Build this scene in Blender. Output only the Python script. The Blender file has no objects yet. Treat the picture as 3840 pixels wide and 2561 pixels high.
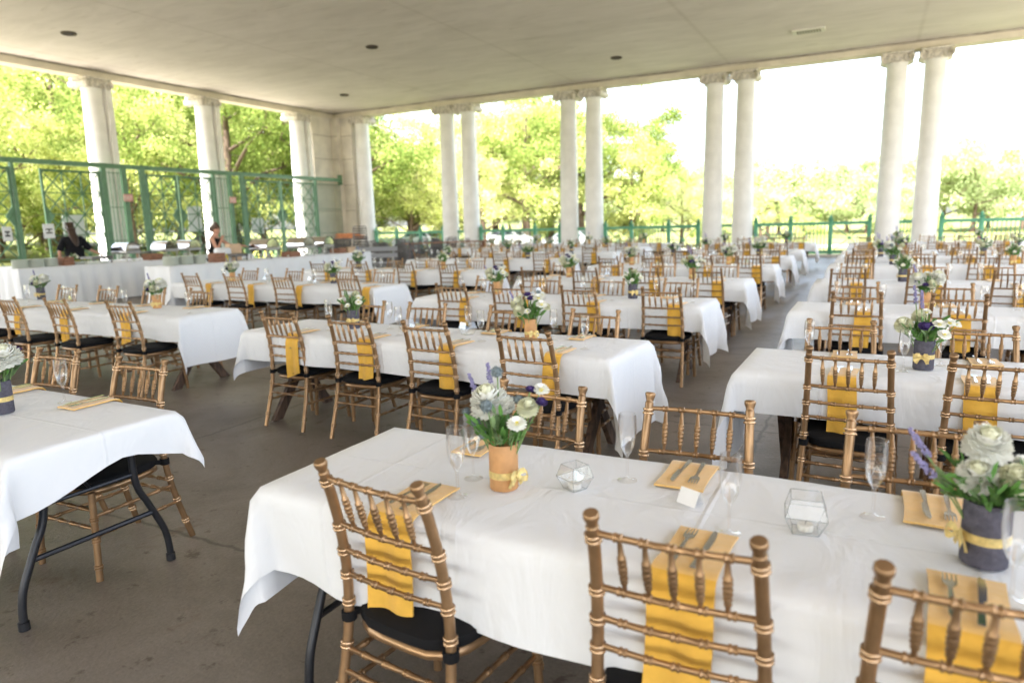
import bpy, math, random
from mathutils import Vector, Matrix, noise, Euler
R = math.radians
PI = math.pi
rnd = random.Random(7)
scene = bpy.context.scene
col = scene.collection

# ------------------------------------------------------------------ object helpers
def tag(o, label=None, cat=None, group=None, kind=None):
    if label: o['label'] = label
    if cat: o['category'] = cat
    if group: o['group'] = group
    if kind: o['kind'] = kind
    return o

def empty(name, loc=(0, 0, 0), rz=0.0):
    o = bpy.data.objects.new(name, None)
    o.empty_display_size = 0.1
    o.location = loc
    o.rotation_euler = (0, 0, rz)
    col.objects.link(o)
    return o

def children(o):
    return KIDS.get(o.name, [])
KIDS = {}

def put(name, mesh, parent=None, loc=(0, 0, 0), rot=(0, 0, 0), scale=(1, 1, 1)):
    o = bpy.data.objects.new(name, mesh)
    o.location = loc
    o.rotation_euler = rot
    o.scale = scale
    col.objects.link(o)
    if parent is not None:
        o.parent = parent
        KIDS.setdefault(parent.name, []).append(o)
    return o

def copy_tree(o, parent=None):
    c = o.copy()
    col.objects.link(c)
    c.parent = parent
    if parent is not None:
        KIDS.setdefault(parent.name, []).append(c)
    for ch in list(KIDS.get(o.name, [])):
        copy_tree(ch, c)
    return c

class MB:
    """collects geometry; build() links it as ONE mesh object"""
    def __init__(self):
        self.v = []; self.f = []; self.m = []; self.mats = []
        self.cur = 0
    def use(self, mat):
        if mat not in self.mats: self.mats.append(mat)
        self.cur = self.mats.index(mat)
        return self
    def add(self, verts, faces, M=None):
        b = len(self.v)
        if M is not None: verts = [M @ Vector(p) for p in verts]
        self.v.extend([tuple(p) for p in verts])
        for f in faces:
            self.f.append(tuple(i + b for i in f)); self.m.append(self.cur)
    def box(self, x0, x1, y0, y1, z0, z1, M=None):
        vs = [(x0,y0,z0),(x1,y0,z0),(x1,y1,z0),(x0,y1,z0),(x0,y0,z1),(x1,y0,z1),(x1,y1,z1),(x0,y1,z1)]
        fs = [(0,3,2,1),(4,5,6,7),(0,1,5,4),(1,2,6,5),(2,3,7,6),(3,0,4,7)]
        self.add(vs, fs, M)
    def bevbox(self, x0, x1, y0, y1, z0, z1, b, M=None):
        self.prism([(x0+b,y0),(x1-b,y0),(x1,y0+b),(x1,y1-b),(x1-b,y1),(x0+b,y1),(x0,y1-b),(x0,y0+b)], z0, z1, M, b)
    def prism(self, poly, z0, z1, M=None, bev=0.0):
        n = len(poly)
        cx = sum(p[0] for p in poly)/n; cy = sum(p[1] for p in poly)/n
        def ins(k):
            out = []
            for x, y in poly:
                d = math.hypot(x-cx, y-cy) or 1
                out.append((x-(x-cx)/d*k, y-(y-cy)/d*k))
            return out
        if bev > 0:
            ringsP = [(ins(bev), z0), (poly, z0+bev), (poly, z1-bev), (ins(bev), z1)]
        else:
            ringsP = [(poly, z0), (poly, z1)]
        vs = []; fs = []
        for P, z in ringsP: vs += [(x, y, z) for x, y in P]
        for r in range(len(ringsP)-1):
            for i in range(n):
                j = (i+1) % n
                fs.append((r*n+i, r*n+j, (r+1)*n+j, (r+1)*n+i))
        fs.append(tuple(reversed(range(n))))
        fs.append(tuple(range((len(ringsP)-1)*n, len(ringsP)*n)))
        self.add(vs, fs, M)
    def tube(self, pts, rad, seg=8, M=None, cap=True, squash=1.0):
        pts = [Vector(p) for p in pts]
        n = len(pts)
        if not hasattr(rad, '__len__'): rad = [rad]*n
        vs = []; fs = []
        t = (pts[1]-pts[0]).normalized()
        ref = Vector((0, 0, 1)) if abs(t.z) < 0.9 else Vector((1, 0, 0))
        nx = t.cross(ref).normalized()
        for i in range(n):
            if i == 0: t = pts[1]-pts[0]
            elif i == n-1: t = pts[-1]-pts[-2]
            else: t = pts[i+1]-pts[i-1]
            if t.length < 1e-9: t = Vector((0, 0, 1))
            t.normalize()
            nx = (nx - t*nx.dot(t))
            if nx.length < 1e-6: nx = t.orthogonal()
            nx.normalize()
            ny = t.cross(nx)
            for k in range(seg):
                a = 2*PI*k/seg
                vs.append(pts[i] + nx*(math.cos(a)*rad[i]) + ny*(math.sin(a)*rad[i]*squash))
        for i in range(n-1):
            for k in range(seg):
                k2 = (k+1) % seg
                fs.append((i*seg+k, i*seg+k2, (i+1)*seg+k2, (i+1)*seg+k))
        if cap:
            fs.append(tuple(reversed(range(seg))))
            fs.append(tuple(range((n-1)*seg, n*seg)))
        self.add(vs, fs, M)
    def lathe(self, prof, seg=16, M=None, cap0=True, cap1=True):
        vs = []; fs = []
        for r, z in prof:
            for k in range(seg):
                a = 2*PI*k/seg
                vs.append((r*math.cos(a), r*math.sin(a), z))
        for i in range(len(prof)-1):
            for k in range(seg):
                k2 = (k+1) % seg
                fs.append((i*seg+k, i*seg+k2, (i+1)*seg+k2, (i+1)*seg+k))
        if cap0: fs.append(tuple(reversed(range(seg))))
        if cap1: fs.append(tuple(range((len(prof)-1)*seg, len(prof)*seg)))
        self.add(vs, fs, M)
    def ball(self, c, r, seg=10, rings=6, M=None):
        if not hasattr(r, '__len__'): r = (r, r, r)
        vs = [(c[0], c[1], c[2]-r[2])]; fs = []
        for i in range(1, rings):
            th = PI*i/rings
            for k in range(seg):
                a = 2*PI*k/seg
                vs.append((c[0]+r[0]*math.sin(th)*math.cos(a), c[1]+r[1]*math.sin(th)*math.sin(a), c[2]-r[2]*math.cos(th)))
        vs.append((c[0], c[1], c[2]+r[2]))
        for k in range(seg): fs.append((0, 1+(k+1) % seg, 1+k))
        for i in range(rings-2):
            for k in range(seg):
                k2 = (k+1) % seg
                fs.append((1+i*seg+k, 1+i*seg+k2, 1+(i+1)*seg+k2, 1+(i+1)*seg+k))
        L = len(vs)-1
        for k in range(seg): fs.append((L, 1+(rings-2)*seg+k, 1+(rings-2)*seg+(k+1) % seg))
        self.add(vs, fs, M)
    def merge(self, other, M=None):
        for fi, f in enumerate(other.f):
            pass
        b = len(self.v)
        self.v.extend([tuple((M @ Vector(p)) if M is not None else p) for p in other.v])
        idx = []
        for mt in other.mats:
            if mt not in self.mats: self.mats.append(mt)
            idx.append(self.mats.index(mt))
        for f, m in zip(other.f, other.m):
            self.f.append(tuple(i+b for i in f)); self.m.append(idx[m])
        return self
    def mesh(self, name, smooth=40):
        me = bpy.data.meshes.new(name)
        me.from_pydata(self.v, [], self.f)
        for m in self.mats: me.materials.append(m)
        me.polygons.foreach_set('material_index', self.m)
        if smooth:
            me.polygons.foreach_set('use_smooth', [True]*len(self.f))
            if smooth < 180: me.set_sharp_from_angle(angle=R(smooth))
        me.update()
        return me
    def build(self, name, parent=None, smooth=40, **k):
        return put(name, self.mesh(name, smooth), parent, **k)

def T(x=0, y=0, z=0): return Matrix.Translation((x, y, z))
def RX(a): return Matrix.Rotation(a, 4, 'X')
def RY(a): return Matrix.Rotation(a, 4, 'Y')
def RZ(a): return Matrix.Rotation(a, 4, 'Z')
def S(x, y=None, z=None):
    y = x if y is None else y; z = x if z is None else z
    return Matrix.Diagonal((x, y, z, 1))

# ------------------------------------------------------------------ materials
def newmat(name):
    m = bpy.data.materials.new(name); m.use_nodes = True
    nt = m.node_tree
    return m, nt, nt.nodes['Principled BSDF'], nt.nodes['Material Output']

def mat(name, c, rough=0.5, metal=0.0, var=0.0, vscale=8.0, bump=0.0, bscale=40.0, sheen=0.0, spec=0.5, c2=None, stretch=(1, 1, 1), detail=4):
    m, nt, b, out = newmat(name)
    N, L = nt.nodes, nt.links
    b.inputs['Base Color'].default_value = (*c, 1)
    b.inputs['Roughness'].default_value = rough
    b.inputs['Metallic'].default_value = metal
    b.inputs['Specular IOR Level'].default_value = spec
    if sheen: b.inputs['Sheen Weight'].default_value = sheen
    if var or bump or c2:
        tc = N.new('ShaderNodeTexCoord'); mp = N.new('ShaderNodeMapping')
        mp.inputs['Scale'].default_value = stretch
        L.new(tc.outputs['Object'], mp.inputs['Vector'])
    if var or c2:
        nz = N.new('ShaderNodeTexNoise'); nz.inputs['Scale'].default_value = vscale; nz.inputs['Detail'].default_value = detail
        L.new(mp.outputs[0], nz.inputs['Vector'])
        rp = N.new('ShaderNodeValToRGB')
        a = c2 if c2 else tuple(min(1, x*(1+var)) for x in c)
        d = tuple(x*(1-var) for x in c) if var else c
        rp.color_ramp.elements[0].position = .35; rp.color_ramp.elements[1].position = .65
        rp.color_ramp.elements[0].color = (*d, 1); rp.color_ramp.elements[1].color = (*a, 1)
        L.new(nz.outputs['Fac'], rp.inputs['Fac']); L.new(rp.outputs[0], b.inputs['Base Color'])
    if bump:
        n2 = N.new('ShaderNodeTexNoise'); n2.inputs['Scale'].default_value = bscale; n2.inputs['Detail'].default_value = 3
        L.new(mp.outputs[0], n2.inputs['Vector'])
        bp = N.new('ShaderNodeBump'); bp.inputs['Strength'].default_value = bump; bp.inputs['Distance'].default_value = .01
        L.new(n2.outputs['Fac'], bp.inputs['Height']); L.new(bp.outputs[0], b.inputs['Normal'])
    return m

def glass_mat(name, tint=(1, 1, 1), refl=0.9):
    m, nt, b, out = newmat(name)
    N, L = nt.nodes, nt.links
    N.remove(b)
    tr = N.new('ShaderNodeBsdfTransparent'); tr.inputs[0].default_value = (*tint, 1)
    gl = N.new('ShaderNodeBsdfGlossy'); gl.inputs['Roughness'].default_value = .04; gl.inputs[0].default_value = (refl, refl, refl, 1)
    lw = N.new('ShaderNodeLayerWeight'); lw.inputs['Blend'].default_value = .30
    mr = N.new('ShaderNodeMapRange'); mr.inputs['To Min'].default_value = .03; mr.inputs['To Max'].default_value = .75
    mx = N.new('ShaderNodeMixShader')
    L.new(lw.outputs['Facing'], mr.inputs['Value']); L.new(mr.outputs[0], mx.inputs[0])
    L.new(tr.outputs[0], mx.inputs[1]); L.new(gl.outputs[0], mx.inputs[2]); L.new(mx.outputs[0], out.inputs['Surface'])
    return m

def leaf_mat(name, ca, cb, trans=0.45, scale=1.2):
    m, nt, b, out = newmat(name)
    N, L = nt.nodes, nt.links
    N.remove(b)
    tc = N.new('ShaderNodeTexCoord')
    nz = N.new('ShaderNodeTexNoise'); nz.inputs['Scale'].default_value = scale; nz.inputs['Detail'].default_value = 5; nz.inputs['Roughness'].default_value = .7
    L.new(tc.outputs['Object'], nz.inputs['Vector'])
    rp = N.new('ShaderNodeValToRGB')
    rp.color_ramp.elements[0].position = .36; rp.color_ramp.elements[1].position = .66
    rp.color_ramp.elements[0].color = (*ca, 1); rp.color_ramp.elements[1].color = (*cb, 1)
    L.new(nz.outputs['Fac'], rp.inputs['Fac'])
    df = N.new('ShaderNodeBsdfDiffuse'); tl = N.new('ShaderNodeBsdfTranslucent'); mx = N.new('ShaderNodeMixShader')
    mx.inputs[0].default_value = trans
    L.new(rp.outputs[0], df.inputs[0]); L.new(rp.outputs[0], tl.inputs[0])
    L.new(df.outputs[0], mx.inputs[1]); L.new(tl.outputs[0], mx.inputs[2]); L.new(mx.outputs[0], out.inputs['Surface'])
    return m

GOLD = mat('gold_paint', (.33, .20, .102), .30, .66, var=.16, vscale=14)
def tone(m, amt):
    nt = m.node_tree; N, L = nt.nodes, nt.links; b = N['Principled BSDF']
    src = b.inputs['Base Color'].links[0].from_socket
    oi = N.new('ShaderNodeObjectInfo'); mr = N.new('ShaderNodeMapRange'); mr.inputs['To Min'].default_value = 1-amt; mr.inputs['To Max'].default_value = 1+amt
    L.new(oi.outputs['Random'], mr.inputs['Value'])
    mx = N.new('ShaderNodeMix'); mx.data_type = 'RGBA'; mx.blend_type = 'MULTIPLY'; mx.inputs[0].default_value = 1
    L.new(src, mx.inputs[6]); L.new(mr.outputs[0], mx.inputs[7]); L.new(mx.outputs[2], b.inputs['Base Color'])
tone(GOLD, .16)
GOLDR = mat('gold_ring', (.66, .44, .26), .26, .70, var=.1, vscale=30)
CUSH = mat('black_cushion', (.009, .009, .010), .85, bump=.25, bscale=300, spec=.2)
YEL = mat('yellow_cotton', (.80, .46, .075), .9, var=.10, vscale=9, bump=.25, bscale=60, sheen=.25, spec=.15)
YELT = mat('yellow_cotton_sheen_tint', (.82, .51, .17), .85, var=.10, vscale=9, bump=.25, bscale=60, sheen=.4, spec=.2)  # same cotton, with the sheen of its upward faces painted in as paler yellow
STEEL = mat('cutlery_steel', (.55, .56, .56), .2, 1.0)
CHROME = mat('polished_steel', (.52, .50, .48), .07, 1.0)
DSTEEL = mat('brushed_steel', (.30, .29, .27), .3, .9)
DARKMETAL = mat('black_tube_metal', (.025, .026, .03), .38, .35)
WOOD = mat('dark_bench_wood', (.085, .05, .032), .75, var=.45, vscale=5, bump=.5, bscale=25, stretch=(8, 8, 1))
GREYW = mat('weathered_wood_end', (.20, .15, .11), .85, var=.4, vscale=6, bump=.4, bscale=30)
PLAST = mat('white_plastic', (.75, .75, .74), .45)
TERRA = mat('tan_leather_vase', (.54, .28, .11), .6, var=.14, vscale=18, bump=.15, bscale=60)
FELT = mat('grey_felt_vase', (.105, .10, .125), .95, var=.18, vscale=60, bump=.5, bscale=220, spec=.1)
RIBBON = mat('gold_ribbon', (.68, .52, .20), .45, .25, var=.2, vscale=60, bump=.2, bscale=200)
PETALW = mat('white_petal', (.90, .90, .84), .7, var=.05, vscale=30, spec=.2)
PETALC = mat('cream_petal', (.80, .80, .60), .7, var=.06, vscale=30, spec=.2)
PETALP = mat('purple_petal', (.085, .055, .19), .7, var=.3, vscale=40, spec=.2)
LAV = mat('lavender_petal', (.28, .26, .44), .8, var=.2, vscale=80, spec=.2)
THIS = mat('thistle_blue', (.20, .25, .27), .85, var=.35, vscale=150, bump=.8, bscale=300)
YCORE = mat('yellow_core', (.72, .62, .10), .8)
GREEN = mat('leaf_green', (.09, .21, .045), .6, var=.45, vscale=14, spec=.3)
GREEN2 = mat('grey_green_leaf', (.16, .25, .11), .65, var=.4, vscale=14, spec=.3)
STEMG = mat('stem_green', (.16, .26, .08), .55)
WAX = mat('candle_wax', (.78, .76, .70), .5)
PAPER = mat('white_card', (.86, .86, .86), .8)
GLASS = glass_mat('thin_glass')
GLASS2 = glass_mat('thin_glass_clear', (.985, .99, .99))
COLM = mat('column_paint', (.82, .80, .77), .6, var=.06, vscale=2.2, bump=.12, bscale=30, spec=.3)
CAPM = mat('capital_plaster', (.62, .57, .50), .8, var=.25, vscale=9, bump=.6, bscale=22, spec=.2)
GPAINT = mat('green_paint', (.095, .32, .185), .5, var=.12, vscale=5)
GPAINT2 = mat('green_paint_light', (.11, .34, .20), .5, var=.12, vscale=5)
GATEP = mat('gate_green_paint', (.115, .235, .13), .5, var=.12, vscale=5)
GATEP2 = mat('gate_green_paint_light', (.085, .185, .095), .5, var=.12, vscale=5)
PINK = mat('faded_red_sign', (.66, .34, .30), .6, var=.1, vscale=12)
SIGNW = mat('white_sign_panel', (.72, .73, .74), .5)
BLACK = mat('black_mark', (.02, .02, .022), .6)
PLATE = mat('stoneware_plate', (.62, .65, .58), .35)
CRATE = mat('brown_box_wood', (.27, .125, .07), .75, var=.3, vscale=7, bump=.2, bscale=30, stretch=(1, 1, 6))
KRAFT = mat('kraft_paper', (.60, .42, .27), .8, var=.08, vscale=8)
FOLDG = mat('grey_resin', (.30, .30, .31), .5)
DARKG = mat('charcoal_frame', (.12, .112, .108), .45, .2, var=.5, vscale=3)
ORNG = mat('orange_plank', (.55, .22, .09), .7, var=.3, vscale=12)
BARK = mat('bark', (.11, .075, .05), .9, var=.4, vscale=3, bump=.9, bscale=9, stretch=(3, 3, .7))
SKIN = mat('skin', (.55, .29, .20), .55, spec=.35)
SHIRT = mat('black_shirt', (.010, .010, .012), .9, bump=.3, bscale=30, spec=.2)
PANTS = mat('dark_trousers', (.02, .02, .025), .9)
HAIRB = mat('brown_hair', (.045, .024, .014), .5, var=.5, vscale=40, stretch=(4, 4, .4))
HAIRC = mat('auburn_hair', (.085, .042, .025), .5, var=.4, vscale=40)
BRONZE = mat('dark_lamp_rim', (.10, .075, .05), .5, .3)
VENTM = mat('vent_paint', (.70, .67, .58), .6)
VENTD = mat('vent_slats', (.22, .19, .14), .7)

def cloth_material():
    m, nt, b, out = newmat('white_tablecloth_cotton')
    N, L = nt.nodes, nt.links
    b.inputs['Base Color'].default_value = (.80, .81, .825, 1)
    b.inputs['Roughness'].default_value = .8
    b.inputs['Specular IOR Level'].default_value = .25
    b.inputs['Sheen Weight'].default_value = .15
    tc = N.new('ShaderNodeTexCoord')
    # ironed fold creases every 0.62 m along the table and one along the middle
    sp = N.new('ShaderNodeSeparateXYZ'); L.new(tc.outputs['Object'], sp.inputs[0])
    def crease(sock, period, off):
        a = N.new('ShaderNodeMath'); a.operation = 'ADD'; a.inputs[1].default_value = off; L.new(sock, a.inputs[0])
        p = N.new('ShaderNodeMath'); p.operation = 'PINGPONG'; p.inputs[1].default_value = period; L.new(a.outputs[0], p.inputs[0])
        r = N.new('ShaderNodeMapRange'); r.inputs['From Max'].default_value = .012; r.inputs['To Min'].default_value = 1; r.inputs['To Max'].default_value = 0
        r.interpolation_type = 'SMOOTHSTEP'
        L.new(p.outputs[0], r.inputs['Value']); return r.outputs[0]
    c1 = crease(sp.outputs[0], .52, .13); c2 = crease(sp.outputs[1], .44, .0)
    ad = N.new('ShaderNodeMath'); ad.operation = 'ADD'; L.new(c1, ad.inputs[0]); L.new(c2, ad.inputs[1])
    n1 = N.new('ShaderNodeTexNoise'); n1.inputs['Scale'].default_value = 3.2; n1.inputs['Detail'].default_value = 3; n1.inputs['Distortion'].default_value = 1.6
    mp = N.new('ShaderNodeMapping'); mp.inputs['Scale'].default_value = (1.6, .9, .6); mp.inputs['Rotation'].default_value = (0, 0, .6)
    L.new(tc.outputs['Object'], mp.inputs[0]); L.new(mp.outputs[0], n1.inputs['Vector'])
    n2 = N.new('ShaderNodeTexNoise'); n2.inputs['Scale'].default_value = 14; n2.inputs['Detail'].default_value = 3; n2.inputs['Distortion'].default_value = .8
    L.new(mp.outputs[0], n2.inputs['Vector'])
    s1 = N.new('ShaderNodeMath'); s1.operation = 'MULTIPLY'; s1.inputs[1].default_value = .12; L.new(n2.outputs['Fac'], s1.inputs[0])
    s2 = N.new('ShaderNodeMath'); s2.operation = 'MULTIPLY'; s2.inputs[1].default_value = .18; L.new(ad.outputs[0], s2.inputs[0])
    s3 = N.new('ShaderNodeMath'); s3.operation = 'ADD'; L.new(n1.outputs['Fac'], s3.inputs[0]); L.new(s1.outputs[0], s3.inputs[1])
    s4 = N.new('ShaderNodeMath'); s4.operation = 'ADD'; L.new(s3.outputs[0], s4.inputs[0]); L.new(s2.outputs[0], s4.inputs[1])
    bp = N.new('ShaderNodeBump'); bp.inputs['Strength'].default_value = .45; bp.inputs['Distance'].default_value = .035
    L.new(s4.outputs[0], bp.inputs['Height']); L.new(bp.outputs[0], b.inputs['Normal'])
    return m
CLOTH = cloth_material()

def floor_material():
    m, nt, b, out = newmat('stained_concrete')
    N, L = nt.nodes, nt.links
    tc = N.new('ShaderNodeTexCoord')
    def nz(scale, det=6, rough=.6, dist=0.0):
        n = N.new('ShaderNodeTexNoise'); n.inputs['Scale'].default_value = scale; n.inputs['Detail'].default_value = det
        n.inputs['Roughness'].default_value = rough; n.inputs['Distortion'].default_value = dist
        L.new(tc.outputs['Object'], n.inputs['Vector']); return n.outputs['Fac']
    def ramp(f, p0, p1, c0, c1):
        r = N.new('ShaderNodeValToRGB'); r.color_ramp.elements[0].position = p0; r.color_ramp.elements[1].position = p1
        r.color_ramp.elements[0].color = (*c0, 1); r.color_ramp.elements[1].color = (*c1, 1); L.new(f, r.inputs[0]); return r.outputs[0]
    def mixc(f, a, b_, mode='MIX', fac=None):
        x = N.new('ShaderNodeMix'); x.data_type = 'RGBA'; x.blend_type = mode
        if f is not None: L.new(f, x.inputs[0])
        else: x.inputs[0].default_value = fac
        for s, i in ((a, 6), (b_, 7)):
            if isinstance(s, tuple): x.inputs[i].default_value = (*s, 1)
            else: L.new(s, x.inputs[i])
        return x.outputs[2]
    base = ramp(nz(.8, 7, .68, .8), .34, .66, (.128, .106, .087), (.245, .212, .182))
    spots = ramp(nz(9, 6, .65), .33, .40, (.42, .34, .29), (1, 1, 1))
    c = mixc(None, base, spots, 'MULTIPLY', .85)
    rust = ramp(nz(2.7, 4, .7, .5), .63, .70, (1, 1, 1), (.62, .42, .32))
    c = mixc(None, c, rust, 'MULTIPLY', .7)
    fine = ramp(nz(70, 3, .6), .3, .7, (.78, .78, .78), (1.1, 1.1, 1.1))
    c = mixc(None, c, fine, 'MULTIPLY', .7)
    # slab joints, slightly wandering
    sp = N.new('ShaderNodeSeparateXYZ')
    w = N.new('ShaderNodeTexNoise'); w.inputs['Scale'].default_value = 1.6; w.inputs['Detail'].default_value = 6; w.inputs['Roughness'].default_value = .7
    L.new(tc.outputs['Object'], w.inputs['Vector'])
    va = N.new('ShaderNodeVectorMath'); va.operation = 'SCALE'; va.inputs['Scale'].default_value = .16; L.new(w.outputs['Color'], va.inputs[0])
    vb = N.new('ShaderNodeVectorMath'); vb.operation = 'ADD'; L.new(tc.outputs['Object'], vb.inputs[0]); L.new(va.outputs[0], vb.inputs[1])
    L.new(vb.outputs[0], sp.inputs[0])
    def joint(sock, period, off):
        a = N.new('ShaderNodeMath'); a.operation = 'ADD'; a.inputs[1].default_value = off; L.new(sock, a.inputs[0])
        p = N.new('ShaderNodeMath'); p.operation = 'PINGPONG'; p.inputs[1].default_value = period; L.new(a.outputs[0], p.inputs[0])
        r = N.new('ShaderNodeMapRange'); r.inputs['From Min'].default_value = .004; r.inputs['From Max'].default_value = .017
        L.new(p.outputs[0], r.inputs['Value']); return r.outputs[0]
    j = N.new('ShaderNodeMath'); j.operation = 'MULTIPLY'
    L.new(joint(sp.outputs[0], 1.9, .55), j.inputs[0]); L.new(joint(sp.outputs[1], 1.45, .62), j.inputs[1])
    jc = ramp(j.outputs[0], 0, 1, (.38, .36, .34), (1, 1, 1))
    c = mixc(None, c, jc, 'MULTIPLY', .85)
    L.new(c, b.inputs['Base Color'])
    rr = N.new('ShaderNodeMapRange'); rr.inputs['To Min'].default_value = .30; rr.inputs['To Max'].default_value = .58
    L.new(nz(1.3, 5), rr.inputs['Value']); L.new(rr.outputs[0], b.inputs['Roughness'])
    bp = N.new('ShaderNodeBump'); bp.inputs['Strength'].default_value = .35; bp.inputs['Distance'].default_value = .01
    L.new(nz(35, 4, .7), bp.inputs['Height']); L.new(bp.outputs[0], b.inputs['Normal'])
    return m

def ceiling_material():
    m, nt, b, out = newmat('painted_ceiling_plaster')
    N, L = nt.nodes, nt.links
    b.inputs['Roughness'].default_value = .85
    b.inputs['Specular IOR Level'].default_value = .2
    tc = N.new('ShaderNodeTexCoord')
    def nz(scale, det=5, rough=.6, st=(1, 1, 1), dist=0.0):
        mp = N.new('ShaderNodeMapping'); mp.inputs['Scale'].default_value = st; L.new(tc.outputs['Object'], mp.inputs[0])
        n = N.new('ShaderNodeTexNoise'); n.inputs['Scale'].default_value = scale; n.inputs['Detail'].default_value = det
        n.inputs['Roughness'].default_value = rough; n.inputs['Distortion'].default_value = dist
        L.new(mp.outputs[0], n.inputs['Vector']); return n.outputs['Fac']
    def ramp(f, p0, p1, c0, c1):
        r = N.new('ShaderNodeValToRGB'); r.color_ramp.elements[0].position = p0; r.color_ramp.elements[1].position = p1
        r.color_ramp.elements[0].color = (*c0, 1); r.color_ramp.elements[1].color = (*c1, 1); L.new(f, r.inputs[0]); return r.outputs[0]
    def mul(a, b_, fac):
        x = N.new('ShaderNodeMix'); x.data_type = 'RGBA'; x.blend_type = 'MULTIPLY'
        if isinstance(fac, float): x.inputs[0].default_value = fac
        else: L.new(fac, x.inputs[0])
        L.new(a, x.inputs[6])
        if isinstance(b_, tuple): x.inputs[7].default_value = (*b_, 1)
        else: L.new(b_, x.inputs[7])
        return x.outputs[2]
    c = ramp(nz(.22, 5, .6, (1, 1.6, 1), .8), .3, .7, (.665, .605, .54), (.765, .70, .635))
    c = mul(c, ramp(nz(.9, 6, .65, (.5, 1.7, 1), 1.0), .3, .62, (.80, .79, .77), (1, 1, 1)), .6)
    c = mul(c, ramp(nz(2.2, 5, .6, (.35, 2.2, 1), 1.0), .30, .40, (.74, .71, .67), (1, 1, 1)), .5)
    sp = N.new('ShaderNodeSeparateXYZ'); L.new(tc.outputs['Object'], sp.inputs[0])
    # panel joints running away from the column pairs
    a = N.new('ShaderNodeMath'); a.operation = 'ADD'; a.inputs[1].default_value = -1.0; L.new(sp.outputs[0], a.inputs[0])
    p = N.new('ShaderNodeMath'); p.operation = 'PINGPONG'; p.inputs[1].default_value = 3.0; L.new(a.outputs[0], p.inputs[0])
    r = N.new('ShaderNodeMapRange'); r.inputs['From Min'].default_value = .015; r.inputs['From Max'].default_value = .09; r.inputs['To Min'].default_value = .55; r.inputs['To Max'].default_value = 0
    L.new(p.outputs[0], r.inputs['Value'])
    mm = N.new('ShaderNodeMath'); mm.operation = 'MULTIPLY'; L.new(r.outputs[0], mm.inputs[0]); L.new(nz(.7, 4, .6), mm.inputs[1])
    c = mul(c, (.70, .67, .62), mm.outputs[0])
    # damp stains along the two edge beams
    def edge(sock, pos, wdt):
        s = N.new('ShaderNodeMath'); s.operation = 'SUBTRACT'; s.inputs[1].default_value = pos; L.new(sock, s.inputs[0])
        ab = N.new('ShaderNodeMath'); ab.operation = 'ABSOLUTE'; L.new(s.outputs[0], ab.inputs[0])
        q = N.new('ShaderNodeMapRange'); q.inputs['From Max'].default_value = wdt; q.inputs['To Min'].default_value = 1; q.inputs['To Max'].default_value = 0
        L.new(ab.outputs[0], q.inputs['Value']); return q.outputs[0]
    for sock, pos in ((sp.outputs[1], 27.7), (sp.outputs[0], -24.0)):
        e = edge(sock, pos, .22)
        s1 = N.new('ShaderNodeMath'); s1.operation = 'MULTIPLY'; L.new(e, s1.inputs[0]); L.new(ramp(nz(2.4, 6, .75), .40, .62, (0, 0, 0), (1, 1, 1)), s1.inputs[1])
        c = mul(c, (.30, .26, .22), s1.outputs[0])
    L.new(c, b.inputs['Base Color'])
    bp = N.new('ShaderNodeBump'); bp.inputs['Strength'].default_value = .15; bp.inputs['Distance'].default_value = .02
    L.new(nz(3.5, 6, .7), bp.inputs['Height']); L.new(bp.outputs[0], b.inputs['Normal'])
    return m

FLOORM = floor_material()
CEILM = ceiling_material()
BEAMM = mat('beam_plaster', (.68, .61, .50), .85, var=.08, vscale=1.5, bump=.15, bscale=9, spec=.2)
PIERM = mat('pier_stone', (.70, .645, .56), .85, var=.12, vscale=1.4, bump=.2, bscale=8, spec=.2)
JOINT = mat('stone_joint', (.30, .25, .19), .9)
STAIN = mat('mildew_line', (.24, .20, .16), .95, c2=(.56, .50, .42), vscale=.9, detail=9)
GRASS = mat('lawn_grass', (.14, .165, .05), .95, c2=(.215, .22, .085), vscale=.5, bump=.8, bscale=14, spec=.1)
ROADM = mat('park_road', (.42, .40, .37), .9, var=.1, vscale=.6)
CURBM = mat('pale_stone_curb', (.50, .46, .40), .85, var=.15, vscale=3)
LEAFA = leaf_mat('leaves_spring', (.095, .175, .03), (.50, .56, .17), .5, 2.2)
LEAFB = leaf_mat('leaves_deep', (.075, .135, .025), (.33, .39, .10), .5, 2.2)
LEAFC = leaf_mat('leaves_sun_tint', (.34, .41, .10), (.78, .77, .34), .5, 2.2)  # sunlit, overexposed brightness is put into this leaf colour
LEAFD = leaf_mat('leaves_haze_tint', (.30, .37, .16), (.60, .65, .36), .5, .3)  # distance haze painted into the leaves as a paler colour

# ------------------------------------------------------------------ camera, world, sun
H = 1.53
yaw, pitch, roll = R(27.4454), R(9.6799), R(-1.5662)
f = Vector((-math.sin(yaw)*math.cos(pitch), math.cos(yaw)*math.cos(pitch), -math.sin(pitch)))
r0 = Vector((math.cos(yaw), math.sin(yaw), 0)); u0 = r0.cross(f)
rr = r0*math.cos(roll) + u0*math.sin(roll); uu = -r0*math.sin(roll) + u0*math.cos(roll)
cam = bpy.data.cameras.new('camera'); co = bpy.data.objects.new('camera', cam); col.objects.link(co)
co.matrix_world = Matrix(((rr.x, uu.x, -f.x, 0), (rr.y, uu.y, -f.y, 0), (rr.z, uu.z, -f.z, H), (0, 0, 0, 1)))
cam.sensor_width = 36; cam.lens = 24.345; cam.clip_start = .05; cam.clip_end = 3000
cam.dof.use_dof = True; cam.dof.focus_distance = 3.1; cam.dof.aperture_fstop = 2.0
scene.camera = co

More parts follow.
